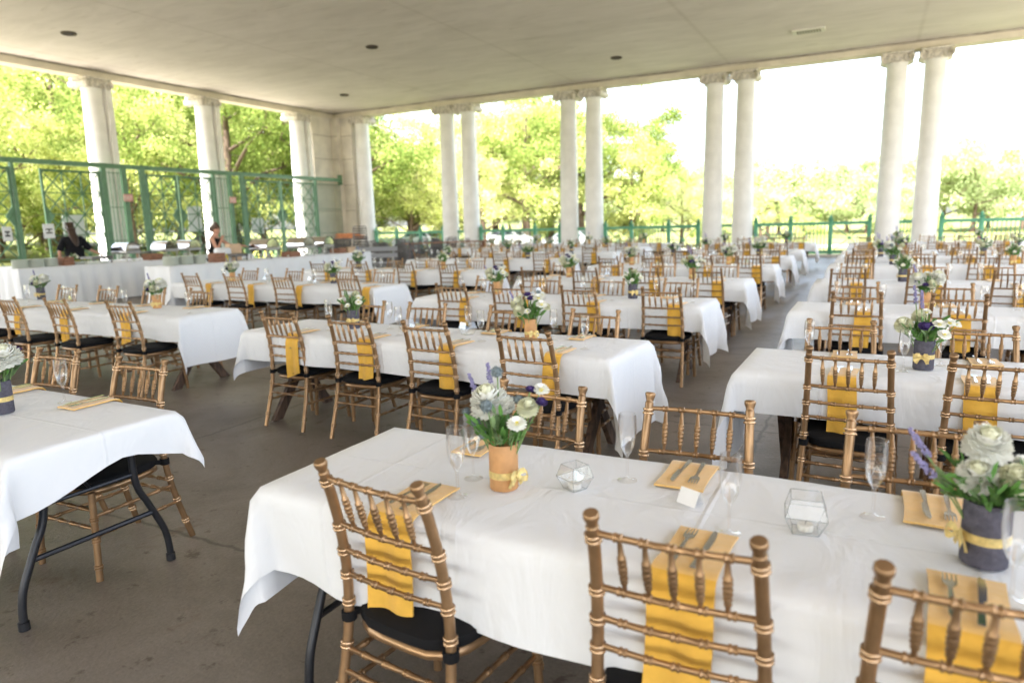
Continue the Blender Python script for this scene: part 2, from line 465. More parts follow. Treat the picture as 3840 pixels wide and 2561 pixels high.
world = bpy.data.worlds.new('World'); scene.world = world; world.use_nodes = True
wn, wl = world.node_tree.nodes, world.node_tree.links
sky = wn.new('ShaderNodeTexSky'); sky.sky_type = 'NISHITA'; sky.sun_disc = False
SUN = Vector((-.10, -.62, .78)).normalized()
sky.sun_elevation = math.asin(SUN.z); sky.sun_rotation = math.atan2(SUN.x, SUN.y)
sky.air_density = 1.0; sky.dust_density = 3.0; sky.ozone_density = 1.0
SKY_STRENGTH = 1.05
hs = wn.new('ShaderNodeHueSaturation'); hs.inputs['Saturation'].default_value = .60
wl.new(sky.outputs[0], hs.inputs['Color']); wl.new(hs.outputs[0], wn['Background'].inputs[0]); wn['Background'].inputs[1].default_value = SKY_STRENGTH
sl = bpy.data.lights.new('sun', 'SUN'); so = bpy.data.objects.new('sun', sl); col.objects.link(so)
sl.energy = 26.0; sl.angle = R(.53); sl.color = (1, .965, .95)
so.rotation_euler = SUN.to_track_quat('Z', 'Y').to_euler()
so.location = (-5, -20, 25)

scene.view_settings.view_transform = 'Standard'; scene.view_settings.look = 'None'
scene.view_settings.exposure = 0; scene.view_settings.gamma = 1
scene.render.engine = 'CYCLES'
cy = scene.cycles
cy.use_denoising = True
cy.max_bounces = 9; cy.diffuse_bounces = 5; cy.glossy_bounces = 3; cy.transparent_max_bounces = 24; cy.transmission_bounces = 4
cy.sample_clamp_indirect = 6.0
cy.use_adaptive_sampling = False

# ------------------------------------------------------------------ setting
def struct(name, mb, smooth=0):
    o = mb.build(name, None, smooth); o['kind'] = 'structure'; return o

# terrain: one sheet to the horizon, with a dip under the added bounce terrace
g = MB().use(GRASS)
def gz(x, y):
    d = max(0, math.hypot(max(0, -26-x, x-18), max(0, y-30, -16-y)))
    return -.55 + .5*noise.noise((x*.02, y*.02, 3)) * min(1, d/30) - .012*max(0, min(y-30, 60))*(1 if x > -20 else 0) + .02*max(0, min(-30-x, 60))
xs = [-1500, -700, -320, -180] + [-120+i*6 for i in range(41)] + [180, 320, 700, 1500]
ys = [-900, -300, -120, -60] + [-30+i*6 for i in range(36)] + [230, 320, 600, 1200, 2200]
gv = [(x, y, gz(x, y)) for y in ys for x in xs]
nx_ = len(xs)
gf = [(j*nx_+i, j*nx_+i+1, (j+1)*nx_+i+1, (j+1)*nx_+i) for j in range(len(ys)-1) for i in range(nx_-1)]
g.add(gv, gf)
struct('ground', g, 180)

rd = MB().use(ROADM)
pts = [(-75, 38), (-45, 41), (-28, 43), (-14, 44), (-2, 46), (14, 50), (40, 58)]
vv = []
for x, y in pts: vv += [(x, y, gz(x, y)+.35), (x+.3, y+5.5, gz(x, y+5.5)+.35)]
rd.add(vv, [(2*i, 2*i+2, 2*i+3, 2*i+1) for i in range(len(pts)-1)])
struct('park_road', rd)

tm = MB().use(CURBM)
tm.box(9.3, 60, -34.3, 24, -1.2, -.06); tm.box(-31, -25.7, -34.3, 30, -1.2, -.30)
struct('bounce_terrace', tm)  # pale paving added to bounce neutral and warm light onto the ceiling
X0, X1, Y0, Y1 = -25.4, 9.0, -34.0, 29.0  # unseen right and rear edges set to steer daylight across the cloths
fl = MB().use(FLOORM)
fl.box(X0, X1, Y0, Y1, -.9, 0)
struct('floor', fl)
ce = MB().use(CEILM)
CZ = 7.08
ce.box(-24.0, X1-.7, Y0+.7, 27.7, CZ, CZ+.5)
struct('ceiling', ce)
rf = MB().use(BEAMM)
rf.box(-24.78, X1, Y0, 28.55, CZ+.503, CZ+1.5)
struct('roof', rf)
# edge beams that carry the roof
BZ = 6.83
bm = MB().use(BEAMM)
bm.box(-24.55, X1-.7, 27.70, 28.30, BZ, CZ+.50)
bm.use(STAIN).box(-24.0, X1-.7, 27.68, 27.698, CZ-.045, CZ-.003)
o = bm.build('edge_beam', None, 0); tag(o, 'long cream roof beam resting on the right-hand row of column pairs', 'beam', 'beams around the pavilion ceiling')
bm = MB().use(BEAMM)
bm.box(-24.55, -24.003, Y0+.7, 27.697, BZ, CZ+.50)
bm.use(STAIN).box(-23.998, -23.98, Y0+.7, 27.65, CZ-.045, CZ-.003)
o = bm.build('edge_beam', None, 0); tag(o, 'cream roof beam above the left columns behind the buffet', 'beam', 'beams around the pavilion ceiling')

# ---- columns
def volute(mb, cx, cz, y0, y1, sgn):
    prof = []
    n = 22
    for i in range(n+1):
        t = i/n; a = t*2*PI*1.6; r = .165*(1-.78*t)
        prof.append((cx + sgn*r*math.cos(a+PI/2-.3), cz + r*math.sin(a+PI/2-.3)))
    for (yy, dy) in ((y0, -1), (y1, 1)):
        mb.tube([(x, yy, z) for x, z in prof], [.03*(1-.5*i/n) for i in range(n+1)], 6)
    # scroll body between the faces
    seg = 14
    vs = []; fs = []
    for yy, k in ((y0, 1), ((y0+y1)/2, .62), (y1, 1)):
        for i in range(seg):
            a = 2*PI*i/seg
            vs.append((cx+.145*k*math.cos(a), yy, cz+.02+.145*k*math.sin(a)))
    for q in range(2):
        for i in range(seg):
            j = (i+1) % seg
            fs.append((q*seg+i, q*seg+j, (q+1)*seg+j, (q+1)*seg+i))
    fs.append(tuple(range(seg))); fs.append(tuple(reversed(range(2*seg, 3*seg))))
    mb.add(vs, fs)
    for yy in (y0-.012, y1+.012): mb.ball((cx, yy, cz+.02), .04, 8, 5)

def column_meshes():
    sh = MB().use(COLM)
    pr = []
    for i in range(15):
        t = i/14; z = .34 + t*(6.44-.34)
        pr.append((.385 - .062*t**1.6, z))
    pr += [(.345, 6.45), (.352, 6.47), (.345, 6.49)]
    sh.lathe(pr, 36)
    ba = MB().use(COLM)
    ba.box(-.52, .52, -.52, .52, 0.002, .12)
    ba.lathe([(.50, .121), (.525, .15), (.525, .18), (.50, .205), (.45, .215), (.43, .235), (.44, .26), (.46, .275), (.455, .30), (.42, .32), (.392, .341)], 36)
    ca = MB().use(CAPM)
    ca.lathe([(.33, 6.46), (.345, 6.52), (.40, 6.60), (.43, 6.66), (.40, 6.70)], 28)
    ca.bevbox(-.47, .47, -.47, .47, 6.755, 6.828, .02)
    ca.box(-.40, .40, -.40, .40, 6.68, 6.754)
    for sx in (-1, 1): volute(ca, sx*.36, 6.60, -.40, .40, sx)
    for sx in (-1, 1):
        for sy in (-1, 1): ca.tube([(sx*.38, sy*.38, 6.75), (sx*.47, sy*.47, 6.64), (sx*.46, sy*.46, 6.55), (sx*.42, sy*.42, 6.53)], [.05, .055, .05, .03], 6)
    for k in range(20):
        a = 2*PI*k/20; ca.ball((.405*math.cos(a), .405*math.sin(a), 6.625), (.042, .042, .05), 6, 4)
    for sy in (-1, 1):
        for k in range(5): ca.ball(((k-2)*.09, sy*.405, 6.66+.02*(k % 2)), (.04, .03, .05), 6, 4)
    return sh.mesh('column_shaft'), ba.mesh('column_base', 30), ca.mesh('column_capital')
SHM, BAM, CAM_ = column_meshes()
def column(x, y, label, rz=0):
    t = empty('column', (x, y, 0), rz)
    tag(t, label, 'column', 'white columns around the pavilion')
    put('shaft', SHM, t); put('base', BAM, t); put('capital', CAM_, t)
    return t
prs = [(-17.03, 'first'), (-11.03, 'second'), (-5.02, 'third'), (1.01, 'fourth')]
for x, n in prs:
    for s, sd in ((-1, 'left'), (1, 'right')):
        column(x+s*.565, 28.0, f'{sd} white column of the {n} pair right of the corner pier', 0)
column(-22.50, 28.0, 'white column just right of the corner pier, by the dark folded furniture')
for y, n in ((15.72, 'left-most white column in view behind the green lattice gates'), (20.28, 'white column behind the gates, sunlit on its left, above the dark-topped server'), (25.45, 'white sunlit column just left of the corner pier')):
    column(-24.28, y, n, PI/2)
    c = MB().use(COLM)
    c.box(-.11, .11, -.10, .10, 0.003, BZ-.002)
    d = c.build('downspout_box', None, 0, loc=(-23.99, y+.36, 0))
    tag(d, {15.72: 'narrow white boxed pipe beside the left-most column', 20.28: 'narrow white boxed pipe beside the sunlit middle column behind the gates', 25.45: 'narrow white boxed pipe beside the column left of the corner pier'}[y], 'boxed pipe', 'boxed pipes beside the left columns')

# corner pier with stone courses
pr_ = MB().use(PIERM)
pr_.box(-25.2, -24.0, 26.15, 28.6, 0.002, BZ-.003)
pr_.box(-23.998, -22.95, 27.72, 28.6, 0.002, BZ-.003)
pr_.box(-24.0, -23.62, 27.44, 27.718, 0.002, BZ-.003)
t = empty('corner_pier', (-24, 28, 0)); tag(t, 'cream stone corner pier where the two colonnades meet', 'pier')
o = pr_.build('pier_wall', None, 0); o.parent = t; o.location = (24, -28, 0)
for z in (1.1, 2.35, 3.6, 4.85, 5.95):
    for bb in ((-23.997, -23.993, 26.16, 27.43), (-23.61, -22.96, 27.714, 27.7175), (-23.995, -23.625, 27.434, 27.4385)):
        jn = MB().use(JOINT); jn.box(*bb, z, z+.025)
        o = jn.build('mortar_joint', None, 0); o.parent = t; o.location = (24, -28, 0)

# ceiling lamps and vent
def downlight(x, y, label):
    t = empty('ceiling_lamp', (x, y, CZ)); tag(t, label, 'ceiling lamp', 'round lamps in the ceiling')
    a = MB().use(BRONZE); a.lathe([(.14, -.002), (.19, -.004), (.20, -.03), (.185, -.045), (.17, -.04), (.16, -.012), (.14, -.012)], 24, None, False, False); a.build('rim', t)
    b = MB().use(BLACK); b.lathe([(.158, -.011), (.10, -.008), (.001, -.008)], 24, None, False, True); b.build('lens', t)
downlight(-20.2, 12.62, 'small dark round ceiling lamp at the upper left')
downlight(-14.2, 18.4, 'small dark round ceiling lamp left of the image centre')
downlight(-20.2, 24.1, 'small dark round ceiling lamp nearest the corner pier')
downlight(-8.2, 24.2, 'small dark round ceiling lamp above the second and third column pairs')
t = empty('ceiling_vent', (-2.05, 24.1, CZ)); tag(t, 'rectangular pale ceiling vent with slatted grille at the upper right', 'vent')
a = MB().use(VENTM); a.box(-.46, .46, -.24, .24, -.05, -.002)
a.build('frame', t, 0)
a = MB().use(VENTD)
for k in range(9): a.box(-.33+k*.078, -.33+k*.078+.045, -.17, .17, -.062, -.0505)
a.build('grille', t, 0)

# ---- balustrade along the right-hand colonnade
def rail_post(mb, x, z1=1.34):
    mb.bevbox(x-.07, x+.07, -.07, .07, .1, z1, .01)
    mb.bevbox(x-.095, x+.095, -.095, .095, z1+.001, z1+.04, .01)
    mb.lathe([(.03, z1+.041), (.055, z1+.075), (.06, z1+.10), (.045, z1+.13), (.012, z1+.17), (.003, z1+.20)], 10, T(x, 0, 0))
def balustrade(xs, kinds, label):
    x0, x1 = xs[0], xs[-1]; cx = (x0+x1)/2
    t = empty('balustrade', (cx, 28.0, 0)); tag(t, label, 'balustrade', 'green balustrades between the columns')
    for x in xs:
        p = MB().use(GPAINT); rail_post(p, 0); p.build('post', t, loc=(x-cx, 0, 0))
    r = MB().use(GPAINT); r.box(x0-cx, x1-cx, -.04, .04, 1.16, 1.27); r.build('top_rail', t, 0)
    r = MB().use(GPAINT); r.box(x0-cx, x1-cx, -.035, .035, .12, .20); r.build('bottom_rail', t, 0)
    for a, b, k in zip(xs[:-1], xs[1:], kinds):
        q = MB().use(GPAINT2)
        xa, xb = a-cx+.07, b-cx-.07
        if k == 'x':
            xm = (xa+xb)/2; zm = .685
            for s, e in (((xa, .20), (xb, 1.17)), ((xa, 1.17), (xb, .20))):
                q.tube([(s[0], 0, s[1]), (e[0], 0, e[1])], .018, 6)
            q.tube([(xm, 0, .2), (xm, 0, 1.17)], .012, 6); q.tube([(xa, 0, zm), (xb, 0, zm)], .012, 6)
            q.ball((xm, 0, zm), .05, 8, 6)
        else:
            n = max(2, int((xb-xa)/.115))
            for i in range(1, n):
                x = xa+(xb-xa)*i/n; q.tube([(x, 0, .2), (x, 0, 1.17)], .016, 6)
        q.build('cross_panel' if k == 'x' else 'bar_panel', t)
bays = [([-22.0, -20.75, -19.35, -18.05], 'just right of the corner pier'), ([-15.98, -14.85, -13.25, -12.05], 'between the first and second column pairs'),
        ([-9.97, -8.85, -7.3, -6.12], 'between the second and third column pairs'), ([-3.95, -2.72, -1.36, -.10], 'between the third and fourth column pairs'),
        ([2.08, 3.22, 4.6, 5.9], 'right of the fourth column pair, at the right edge')]
for xs_, w in bays: balustrade(xs_, ('x', 'b', 'x'), 'green balustrade with crossed end panels ' + w)
for x, n in prs:
    t = empty('balustrade', (x, 28.0, 0)); tag(t, f'short green barred railing inside the {n} column pair from the corner', 'balustrade', 'green balustrades between the columns')
    r = MB().use(GPAINT); r.box(-.2, .2, -.04, .04, 1.16, 1.27); r.build('top_rail', t, 0)
    r = MB().use(GPAINT); r.box(-.2, .2, -.035, .035, .12, .20); r.build('bottom_rail', t, 0)
    q = MB().use(GPAINT2)
    for k in (-.14, -.05, .05, .14): q.tube([(k, 0, .2), (k, 0, 1.17)], .016, 6)
    q.build('bar_panel', t)
cb = MB().use(CURBM)
for a, b in ((-22.0, -18.15), (-15.9, -12.15), (-9.9, -6.15), (-3.88, -.15), (2.15, 8.6)):
    cb.box(a, b, 27.8, 28.25, .003, .095)
struct('stone_curb', cb)

# ---- tall lattice fence with gates along the left colonnade
FX = -23.6
def lattice(mb, y0, y1, z0, z1, ny, nz_, r=.022):
    dy = (y1-y0)/ny; dz = (z1-z0)/nz_
    for i in range(ny+1): mb.tube([(0, y0+i*dy, z0), (0, y0+i*dy, z1)], r, 5)
    for j in range(nz_+1): mb.tube([(0, y0, z0+j*dz), (0, y1, z0+j*dz)], r*.8, 5)
    for i in range(ny):
        for j in range(nz_):
            mb.tube([(0.004, y0+i*dy, z0+j*dz), (0.004, y0+(i+1)*dy, z0+(j+1)*dz)], r, 5)
            mb.tube([(-.004, y0+i*dy, z0+(j+1)*dz), (-.004, y0+(i+1)*dy, z0+j*dz)], r, 5)
    for i in range(ny+1):
        for j in range(nz_+1):
            if (i+j) % 2 == 0: mb.ball((0, y0+i*dy, z0+j*dz), (.02, .035, .035), 6, 4)
def diamond(y, z, hy, hz, half=0):
    m = MB().use(GATEP)
    P = [(-hy, 0), (0, -hz), (hy, 0), (0, hz)]
    if half: P = [(0, -hz), (half*hy, 0), (0, hz)] if half > 0 else [(0, -hz), (0, hz), (half*hy, 0)]
    M = Matrix(((0, 0, 1, 0), (1, 0, 0, y), (0, 1, 0, z), (0, 0, 0, 1)))
    m.prism(P, -.012, .012, M)
    return m
def fence_part(t, y0):
    return t
fe = empty('gate_fence', (FX, 20, 0)); tag(fe, 'tall green steel fence frame with top rail along the left columns', 'fence')
tr = MB().use(GATEP); tr.box(-.06, .06, 8.0-20, 27.40-20, 3.78, 3.93); tr.box(-.14, .14, 27.405-20, 27.436-20, 3.62, 4.1); tr.build('top_rail', fe, 0)
for y, w in ((12.43, .05), (15.31, .085), (16.05, .09), (16.76, .09), (19.85, .06), (20.64, .085), (21.28, .09), (25.66, .05)):
    p = MB().use(GATEP); p.box(-.055, .055, -w, w, .003, 3.778); p.build('post', fe, 0, loc=(0, y-20, 0))
for a, b, st in ((15.40, 15.96, .14), (16.15, 16.66, .16), (19.93, 20.54, .15), (20.74, 21.18, .15), (25.75, 27.38, .14)):
    q = MB().use(GATEP2)
    n = int(round((b-a)/st))
    for i in range(n+1): q.tube([(0, a-20+(b-a)*i/n, .1), (0, a-20+(b-a)*i/n, 3.68)], .012, 5)
    for z in (.15, 1.3, 2.45, 3.62): q.tube([(0, a-20-.02, z), (0, b-20+.02, z)], .012, 5)
    q.build('bar_panel', fe)
def gate(y0, y1, hinge, ang, label, dside, ny=3):
    t = empty('lattice_gate', (FX, hinge, 0), ang); tag(t, label, 'gate', 'green lattice gate leaves on the left')
    a, b = y0-hinge, y1-hinge
    fr = MB().use(GATEP2)
    fr.box(-.03, .03, a, a+.06, .08, 3.66); fr.box(-.03, .03, b-.06, b, .08, 3.66)
    fr.box(-.03, .03, a+.061, b-.061, 3.58, 3.64); fr.box(-.03, .03, a+.061, b-.061, .10, .16)
    fr.build('gate_frame', t, 0)
    la = MB().use(GATEP2); lattice(la, a+.06, b-.06, .16, 3.58, ny, 5); la.build('lattice', t)
    if dside:
        yy = a+.03 if dside > 0 else b-.03
        d = diamond(yy, 2.15, .27, .36, dside); d.build('diamond_plate', t, 0)
gate(10.9, 12.36, 12.36, R(4), 'lattice gate leaf at the left edge of the picture', -1, 2)
gate(13.27, 15.2, 15.2, R(-2), 'lattice gate leaf behind the person with long brown hair', 1)
gate(16.9, 18.19, 16.9, R(2), 'left leaf of the lattice gate pair between the two left columns', -1, 2)
gate(18.25, 19.75, 19.75, R(-2), 'right leaf of the lattice gate pair between the two left columns', 1, 2)
gate(21.4, 23.42, 21.4, R(1), 'left lattice leaf of the bay nearest the corner pier', -1)
gate(23.48, 25.55, 25.55, R(-1), 'right lattice leaf of the bay nearest the corner pier', 1)
gate(8.6, 10.85, 8.6, 0, 'lattice panel cut off by the left picture edge', 0)

# signs on the fence
def flat_sign(name, y, z, w, h, m, label, cat, x=FX+.075, marks=None, group=None):
    t = empty(name, (x, y, z)); tag(t, label, cat, group)
    a = MB().use(m); a.bevbox(-.008, .008, -w/2, w/2, -h/2, h/2, .003); a.build('panel', t, 0)
    if marks:
        k = MB().use(marks[0])
        for (y0, y1, z0, z1) in marks[1]: k.box(.0082, .0105, y0, y1, z0, z1)
        k.build('marking', t, 0)
    return t
hm = (BLACK, [(-.10, .10, .035, .075), (-.10, .10, -.075, -.035), (-.018, .018, -.034, .034)])
hm2 = (BLACK, [(-.07, .07, .03, .085), (-.07, .07, -.085, -.03), (-.016, .016, -.029, .029)])
flat_sign('notice_sign', 11.95, 1.62, .26, .44, SIGNW, 'narrow white sign with two black marks at the far left', 'sign', FX+.20, hm2, 'white notice signs on the gates')
flat_sign('notice_sign', 13.23, 1.68, .34, .46, SIGNW, 'white sign with two black bars left of the person in the black shirt', 'sign', FX+.10, hm, 'white notice signs on the gates')
flat_sign('notice_board', 14.2, 1.66, .72, 1.06, SIGNW, 'large blank white board on the lattice gate behind the person in the black shirt', 'board', FX-.16, None, 'white boards behind the gates')
flat_sign('notice_board', 18.95, 2.02, .62, 1.0, SIGNW, 'blank white board behind the lattice left of the sunlit column', 'board', FX-.16, None, 'white boards behind the gates')
flat_sign('notice_board', 22.1, 1.72, .66, .66, SIGNW, 'square white board behind the lattice nearest the corner pier', 'board', FX-.16, None, 'white boards behind the gates')
lm = (PETALW, [(-.12, -.09, -.06, .06), (-.089, -.03, .035, .06), (-.089, -.03, -.06, -.035), (-.01, .02, -.06, .06), (.05, .08, -.06, .06), (.10, .13, -.06, .06)])
flat_sign('exit_sign', 16.08, 2.78, .36, .25, PINK, 'faded red exit sign on the post by the left-most column', 'sign', FX+.09, None, 'faded red exit signs')
flat_sign('exit_sign', 20.66, 2.78, .34, .24, PINK, 'faded red exit sign on the post by the sunlit column', 'sign', FX+.09, None, 'faded red exit signs')
def exit_letters(y, z, parent_label, w):
    t = [o for o in scene.objects if o.get('label') == parent_label][0]
    L = MB().use(PETALW)
    k = w/.36
    def st_(a, b): L.tube([(.0095, a[0]*k, a[1]*k), (.0095, b[0]*k, b[1]*k)], .009*k, 4)
    for a, b in (((-.13, -.06), (-.13, .06)), ((-.13, .06), (-.085, .06)), ((-.13, 0), (-.09, 0)), ((-.13, -.06), (-.085, -.06)), ((-.055, -.06), (.005, .06)), ((-.055, .06), (.005, -.06)), ((.04, -.06), (.04, .06)), ((.075, .06), (.135, .06)), ((.105, .06), (.105, -.06))): st_(a, b)
    L.build('lettering', t, 0)
exit_letters(0, 0, 'faded red exit sign on the post by the left-most column', .36)
exit_letters(0, 0, 'faded red exit sign on the post by the sunlit column', .34)

# ------------------------------------------------------------------ chair
def beaded(path, r, bead_ts, br, seg=8, samples=None, prof=None):
    """path: list of Vectors (polyline, arc parameterised 0..1); double ring beads at bead_ts"""
    P = [Vector(p) for p in path]
    ls = [0]
    for a, b in zip(P[:-1], P[1:]): ls.append(ls[-1]+(b-a).length)
    Lt = ls[-1]
    def at(t):
        s = t*Lt
        for i in range(len(P)-1):
            if s <= ls[i+1] or i == len(P)-2:
                k = (s-ls[i])/max(1e-9, ls[i+1]-ls[i]); return P[i].lerp(P[i+1], k)
    ts = set(ls_/Lt for ls_ in ls)
    ev = []
    w = .0042/Lt
    for b in bead_ts:
        for k, q in ((-2.6, 0), (-2, 1), (-.9, 1), (-.35, .25), (.35, .25), (.9, 1), (2, 1), (2.6, 0)):
            ev.append((b+k*w, q))
    out = {}
    for t in ts: out[min(1, max(0, t))] = 0
    for t, q in ev:
        if 0 <= t <= 1: out[t] = q
    keys = sorted(out)
    return [at(t) for t in keys], [(prof(t) if prof else r) + out[t]*br for t in keys], keys

def bez(p0, p1, p2, p3, n):
    out = []
    for i in range(n+1):
        t = i/n; s = 1-t
        out.append(Vector(p0)*s**3 + Vector(p1)*3*s*s*t + Vector(p2)*3*s*t*t + Vector(p3)*t**3)
    return out

def chair_parts(hi=True):
    seg = 10 if hi else 6
    parts = []   # (name, MB)
    RBM = GOLD
    def wrap(mb, path, r, beads, br, prof=None, sg=None):
        p, rad, _ = beaded(path, r, beads, br, prof=prof)
        mb.tube(p, rad, sg or seg)
        if hi:
            # brighter polished rings on the beads
            Pv = [Vector(q) for q in path]
    for s in (-1, 1):
        m = MB().use(GOLD)
        path = bez((s*.207, -.285, .0), (s*.200, -.235, .18), (s*.192, -.195, .32), (s*.188, -.188, .45), 5)[:-1] + bez((s*.188, -.188, .45), (s*.184, -.182, .58), (s*.178, -.205, .74), (s*.172, -.258, .882), 6)
        beads = [.11, .25, .385, .53, .625, .71, .80, .965] if hi else [.25, .625, .80]
        wrap(m, path, .0150, beads, .0042)
        a, b = path[-2], path[-1]; d = (b-a).normalized()
        q = d.to_track_quat('Z', 'Y').to_matrix().to_4x4()
        m.lathe([(.0155, 0), (.0130, .003), (.0135, .010), (.0178, .022), (.0190, .028), (.0186, .034), (.016, .037), (.002, .038)], seg, T(*b) @ q, False, True)
        if hi:
            m.use(GOLDR)
            tot = sum((path[i+1]-path[i]).length for i in range(len(path)-1))
            for bt in beads:
                sacc = 0
                for i in range(len(path)-1):
                    Ls = (path[i+1]-path[i]).length
                    if sacc+Ls >= bt*tot:
                        c = path[i].lerp(path[i+1], (bt*tot-sacc)/Ls); dd = (path[i+1]-path[i]).normalized()
                        qq = T(*c) @ dd.to_track_quat('Z', 'Y').to_matrix().to_4x4()
                        for off in (-.0068, .0068):
                            m.lathe([(.0188, off-.0042), (.0203, off-.0026), (.0203, off+.0026), (.0188, off+.0042)], seg, qq, False, False)
                        break
                    sacc += Ls
        parts.append(('rear_leg', m))
    for s in (-1, 1):
        m = MB().use(GOLD)
        wrap(m, [(s*.212, .213, 0), (s*.205, .200, .22), (s*.200, .193, .405)], .0150, [.16, .46, .70] if hi else [.46], .0042)
        parts.append(('front_leg', m))
    m = MB().use(GOLD)
    P = []
    for i in range(24):
        a = 2*PI*i/24; c, s_ = math.cos(a), math.sin(a)
        k = (abs(c)**4+abs(s_)**4)**-.25
        yy = .205*k*s_
        P.append(((.205-.018*(0 if yy > 0 else -yy/.2))*k*c, yy+.003))
    m.prism(P, .380, .408, None, .008)
    parts.append(('seat_frame', m))
    # cushion
    m = MB().use(CUSH)
    vs = []; fs = []
    rings = [(.92, .409), (1.0, .414), (1.02, .430), (1.005, .445), (.92, .454), (.6, .460), (.25, .462)]
    for k, z in rings:
        for (x, y) in P: vs.append((x*1.0*k, y*k, z))
    n = 24
    for i in range(len(rings)-1):
        for j in range(n):
            fs.append((i*n+j, i*n+(j+1) % n, (i+1)*n+(j+1) % n, (i+1)*n+j))
    fs.append(tuple(reversed(range(n)))); fs.append(tuple(range((len(rings)-1)*n, len(rings)*n)))
    m.add(vs, fs)
    parts.append(('seat_cushion', m))
    # back rails, heights as in the photo
    def post_at(z):
        t = (z-.45)/(.882-.45)
        p = bez((.188, -.188, .45), (.184, -.182, .58), (.178, -.205, .74), (.172, -.258, .882), 40)
        q = min(p, key=lambda v: abs(v.z-z)); return q.x, q.y
    rails = [.864, .718, .634, .558]
    for z in rails:
        x, y = post_at(z)
        m = MB().use(GOLD)
        path = [Vector((x*k, y-.013*(1-k*k), z)) for k in (-1, -.75, -.5, -.25, 0, .25, .5, .75, 1)]
        wrap(m, path, .0082 if z > .6 else .0078, [.17, .335, .5, .665, .83] if hi else [], .0030, sg=8 if hi else 5)
        parts.append(('back_rail', m))
    for i in range(5):
        k = (i-2)/2*.66
        xa, ya = post_at(rails[0]); xb, yb = post_at(rails[1])
        m = MB().use(GOLD)
        a = Vector((xa*k*.98, ya-.013*(1-k*k), rails[0])); b = Vector((xb*k*.93, yb-.013*(1-k*k), rails[1]))
        wrap(m, [a, b], .006, [.40, .58, .76] if hi else [], .0022, prof=lambda t: .0046+.0046*max(0, math.sin(PI*min(1, max(0, (t-.02)/.96))))**1.5, sg=8 if hi else 5) if hi else m.tube([a, a.lerp(b, .5), b], [.005, .009, .005], 5)
        parts.append(('spindle', m))
    # stretchers
    def bar(p, q, r=.0085):
        m = MB().use(GOLD)
        wrap(m, [Vector(p), Vector(q)], r, [.2, .4, .6, .8] if hi else [], .0026, sg=8 if hi else 5)
        parts.append(('stretcher', m))
    for s in (-1, 1):
        bar((s*.198, -.207, .295), (s*.203, .197, .295)); bar((s*.201, -.235, .205), (s*.206, .201, .205))
    bar((-.195, -.203, .325), (.195, -.203, .325)); bar((-.198, -.218, .262), (.198, -.218, .262))
    bar((-.202, .196, .325), (.202, .196, .325)); bar((-.204, .199, .240), (.204, .199, .240))
    return parts

HI = [(n, m.mesh('chair_'+n, 45)) for n, m in chair_parts(True)]
straps = MB().use(CUSH)
st = []
for s in (-1, 1):
    m = MB().use(CUSH)
    m.lathe([(.019, -.016), (.0225, -.013), (.0225, .013), (.019, .016)], 10, T(s*.188, -.190, .425), False, False)
    m.tube([(s*.186, -.170, .425), (s*.17, -.15, .430)], .012, 6)
    st.append(m.mesh('chair_strap'))
_lo = {'backrest': MB(), 'seat_cushion': MB(), 'base': MB()}
LOP = chair_parts(False)
LOW = []
bk = MB(); ls_ = []
for n, m in LOP:
    if n in ('back_rail', 'spindle'): bk.merge(m)
sf = MB()
for n, m in LOP:
    if n in ('stretcher', 'seat_frame'): sf.merge(m)
LOW = [('backrest', bk.mesh('chair_backrest')), ('seat_frame', sf.mesh('chair_under_frame'))] + [(n, m.mesh('chair_far_'+n)) for n, m in LOP if n in ('rear_leg', 'front_leg', 'seat_cushion')]
allm = MB()
for n, m in LOP: allm.merge(m)
FAR = allm.mesh('banquet_chair_far')

CH_GROUP = 'gold bamboo-style chairs around the banquet tables'
_proto = {}
def chair(x, y, rz, label, lod):
    if lod == 2:
        o = put('banquet_chair', FAR, None, (x, y, 0), (0, 0, rz))
        return tag(o, label, 'chair', CH_GROUP)
    if lod not in _proto:
        t = empty('banquet_chair', (x, y, 0), rz)
        if lod == 0:
            for n, m in HI:
                o = put(n, m, t)
                if n == 'seat_cushion':
                    for q in st: put('strap', q, o)
        else:
            for n, m in LOW: put(n, m, t)
        _proto[lod] = t
    else:
        t = copy_tree(_proto[lod]); t.location = (x, y, 0); t.rotation_euler = (0, 0, rz)
    return tag(t, label, 'chair', CH_GROUP)

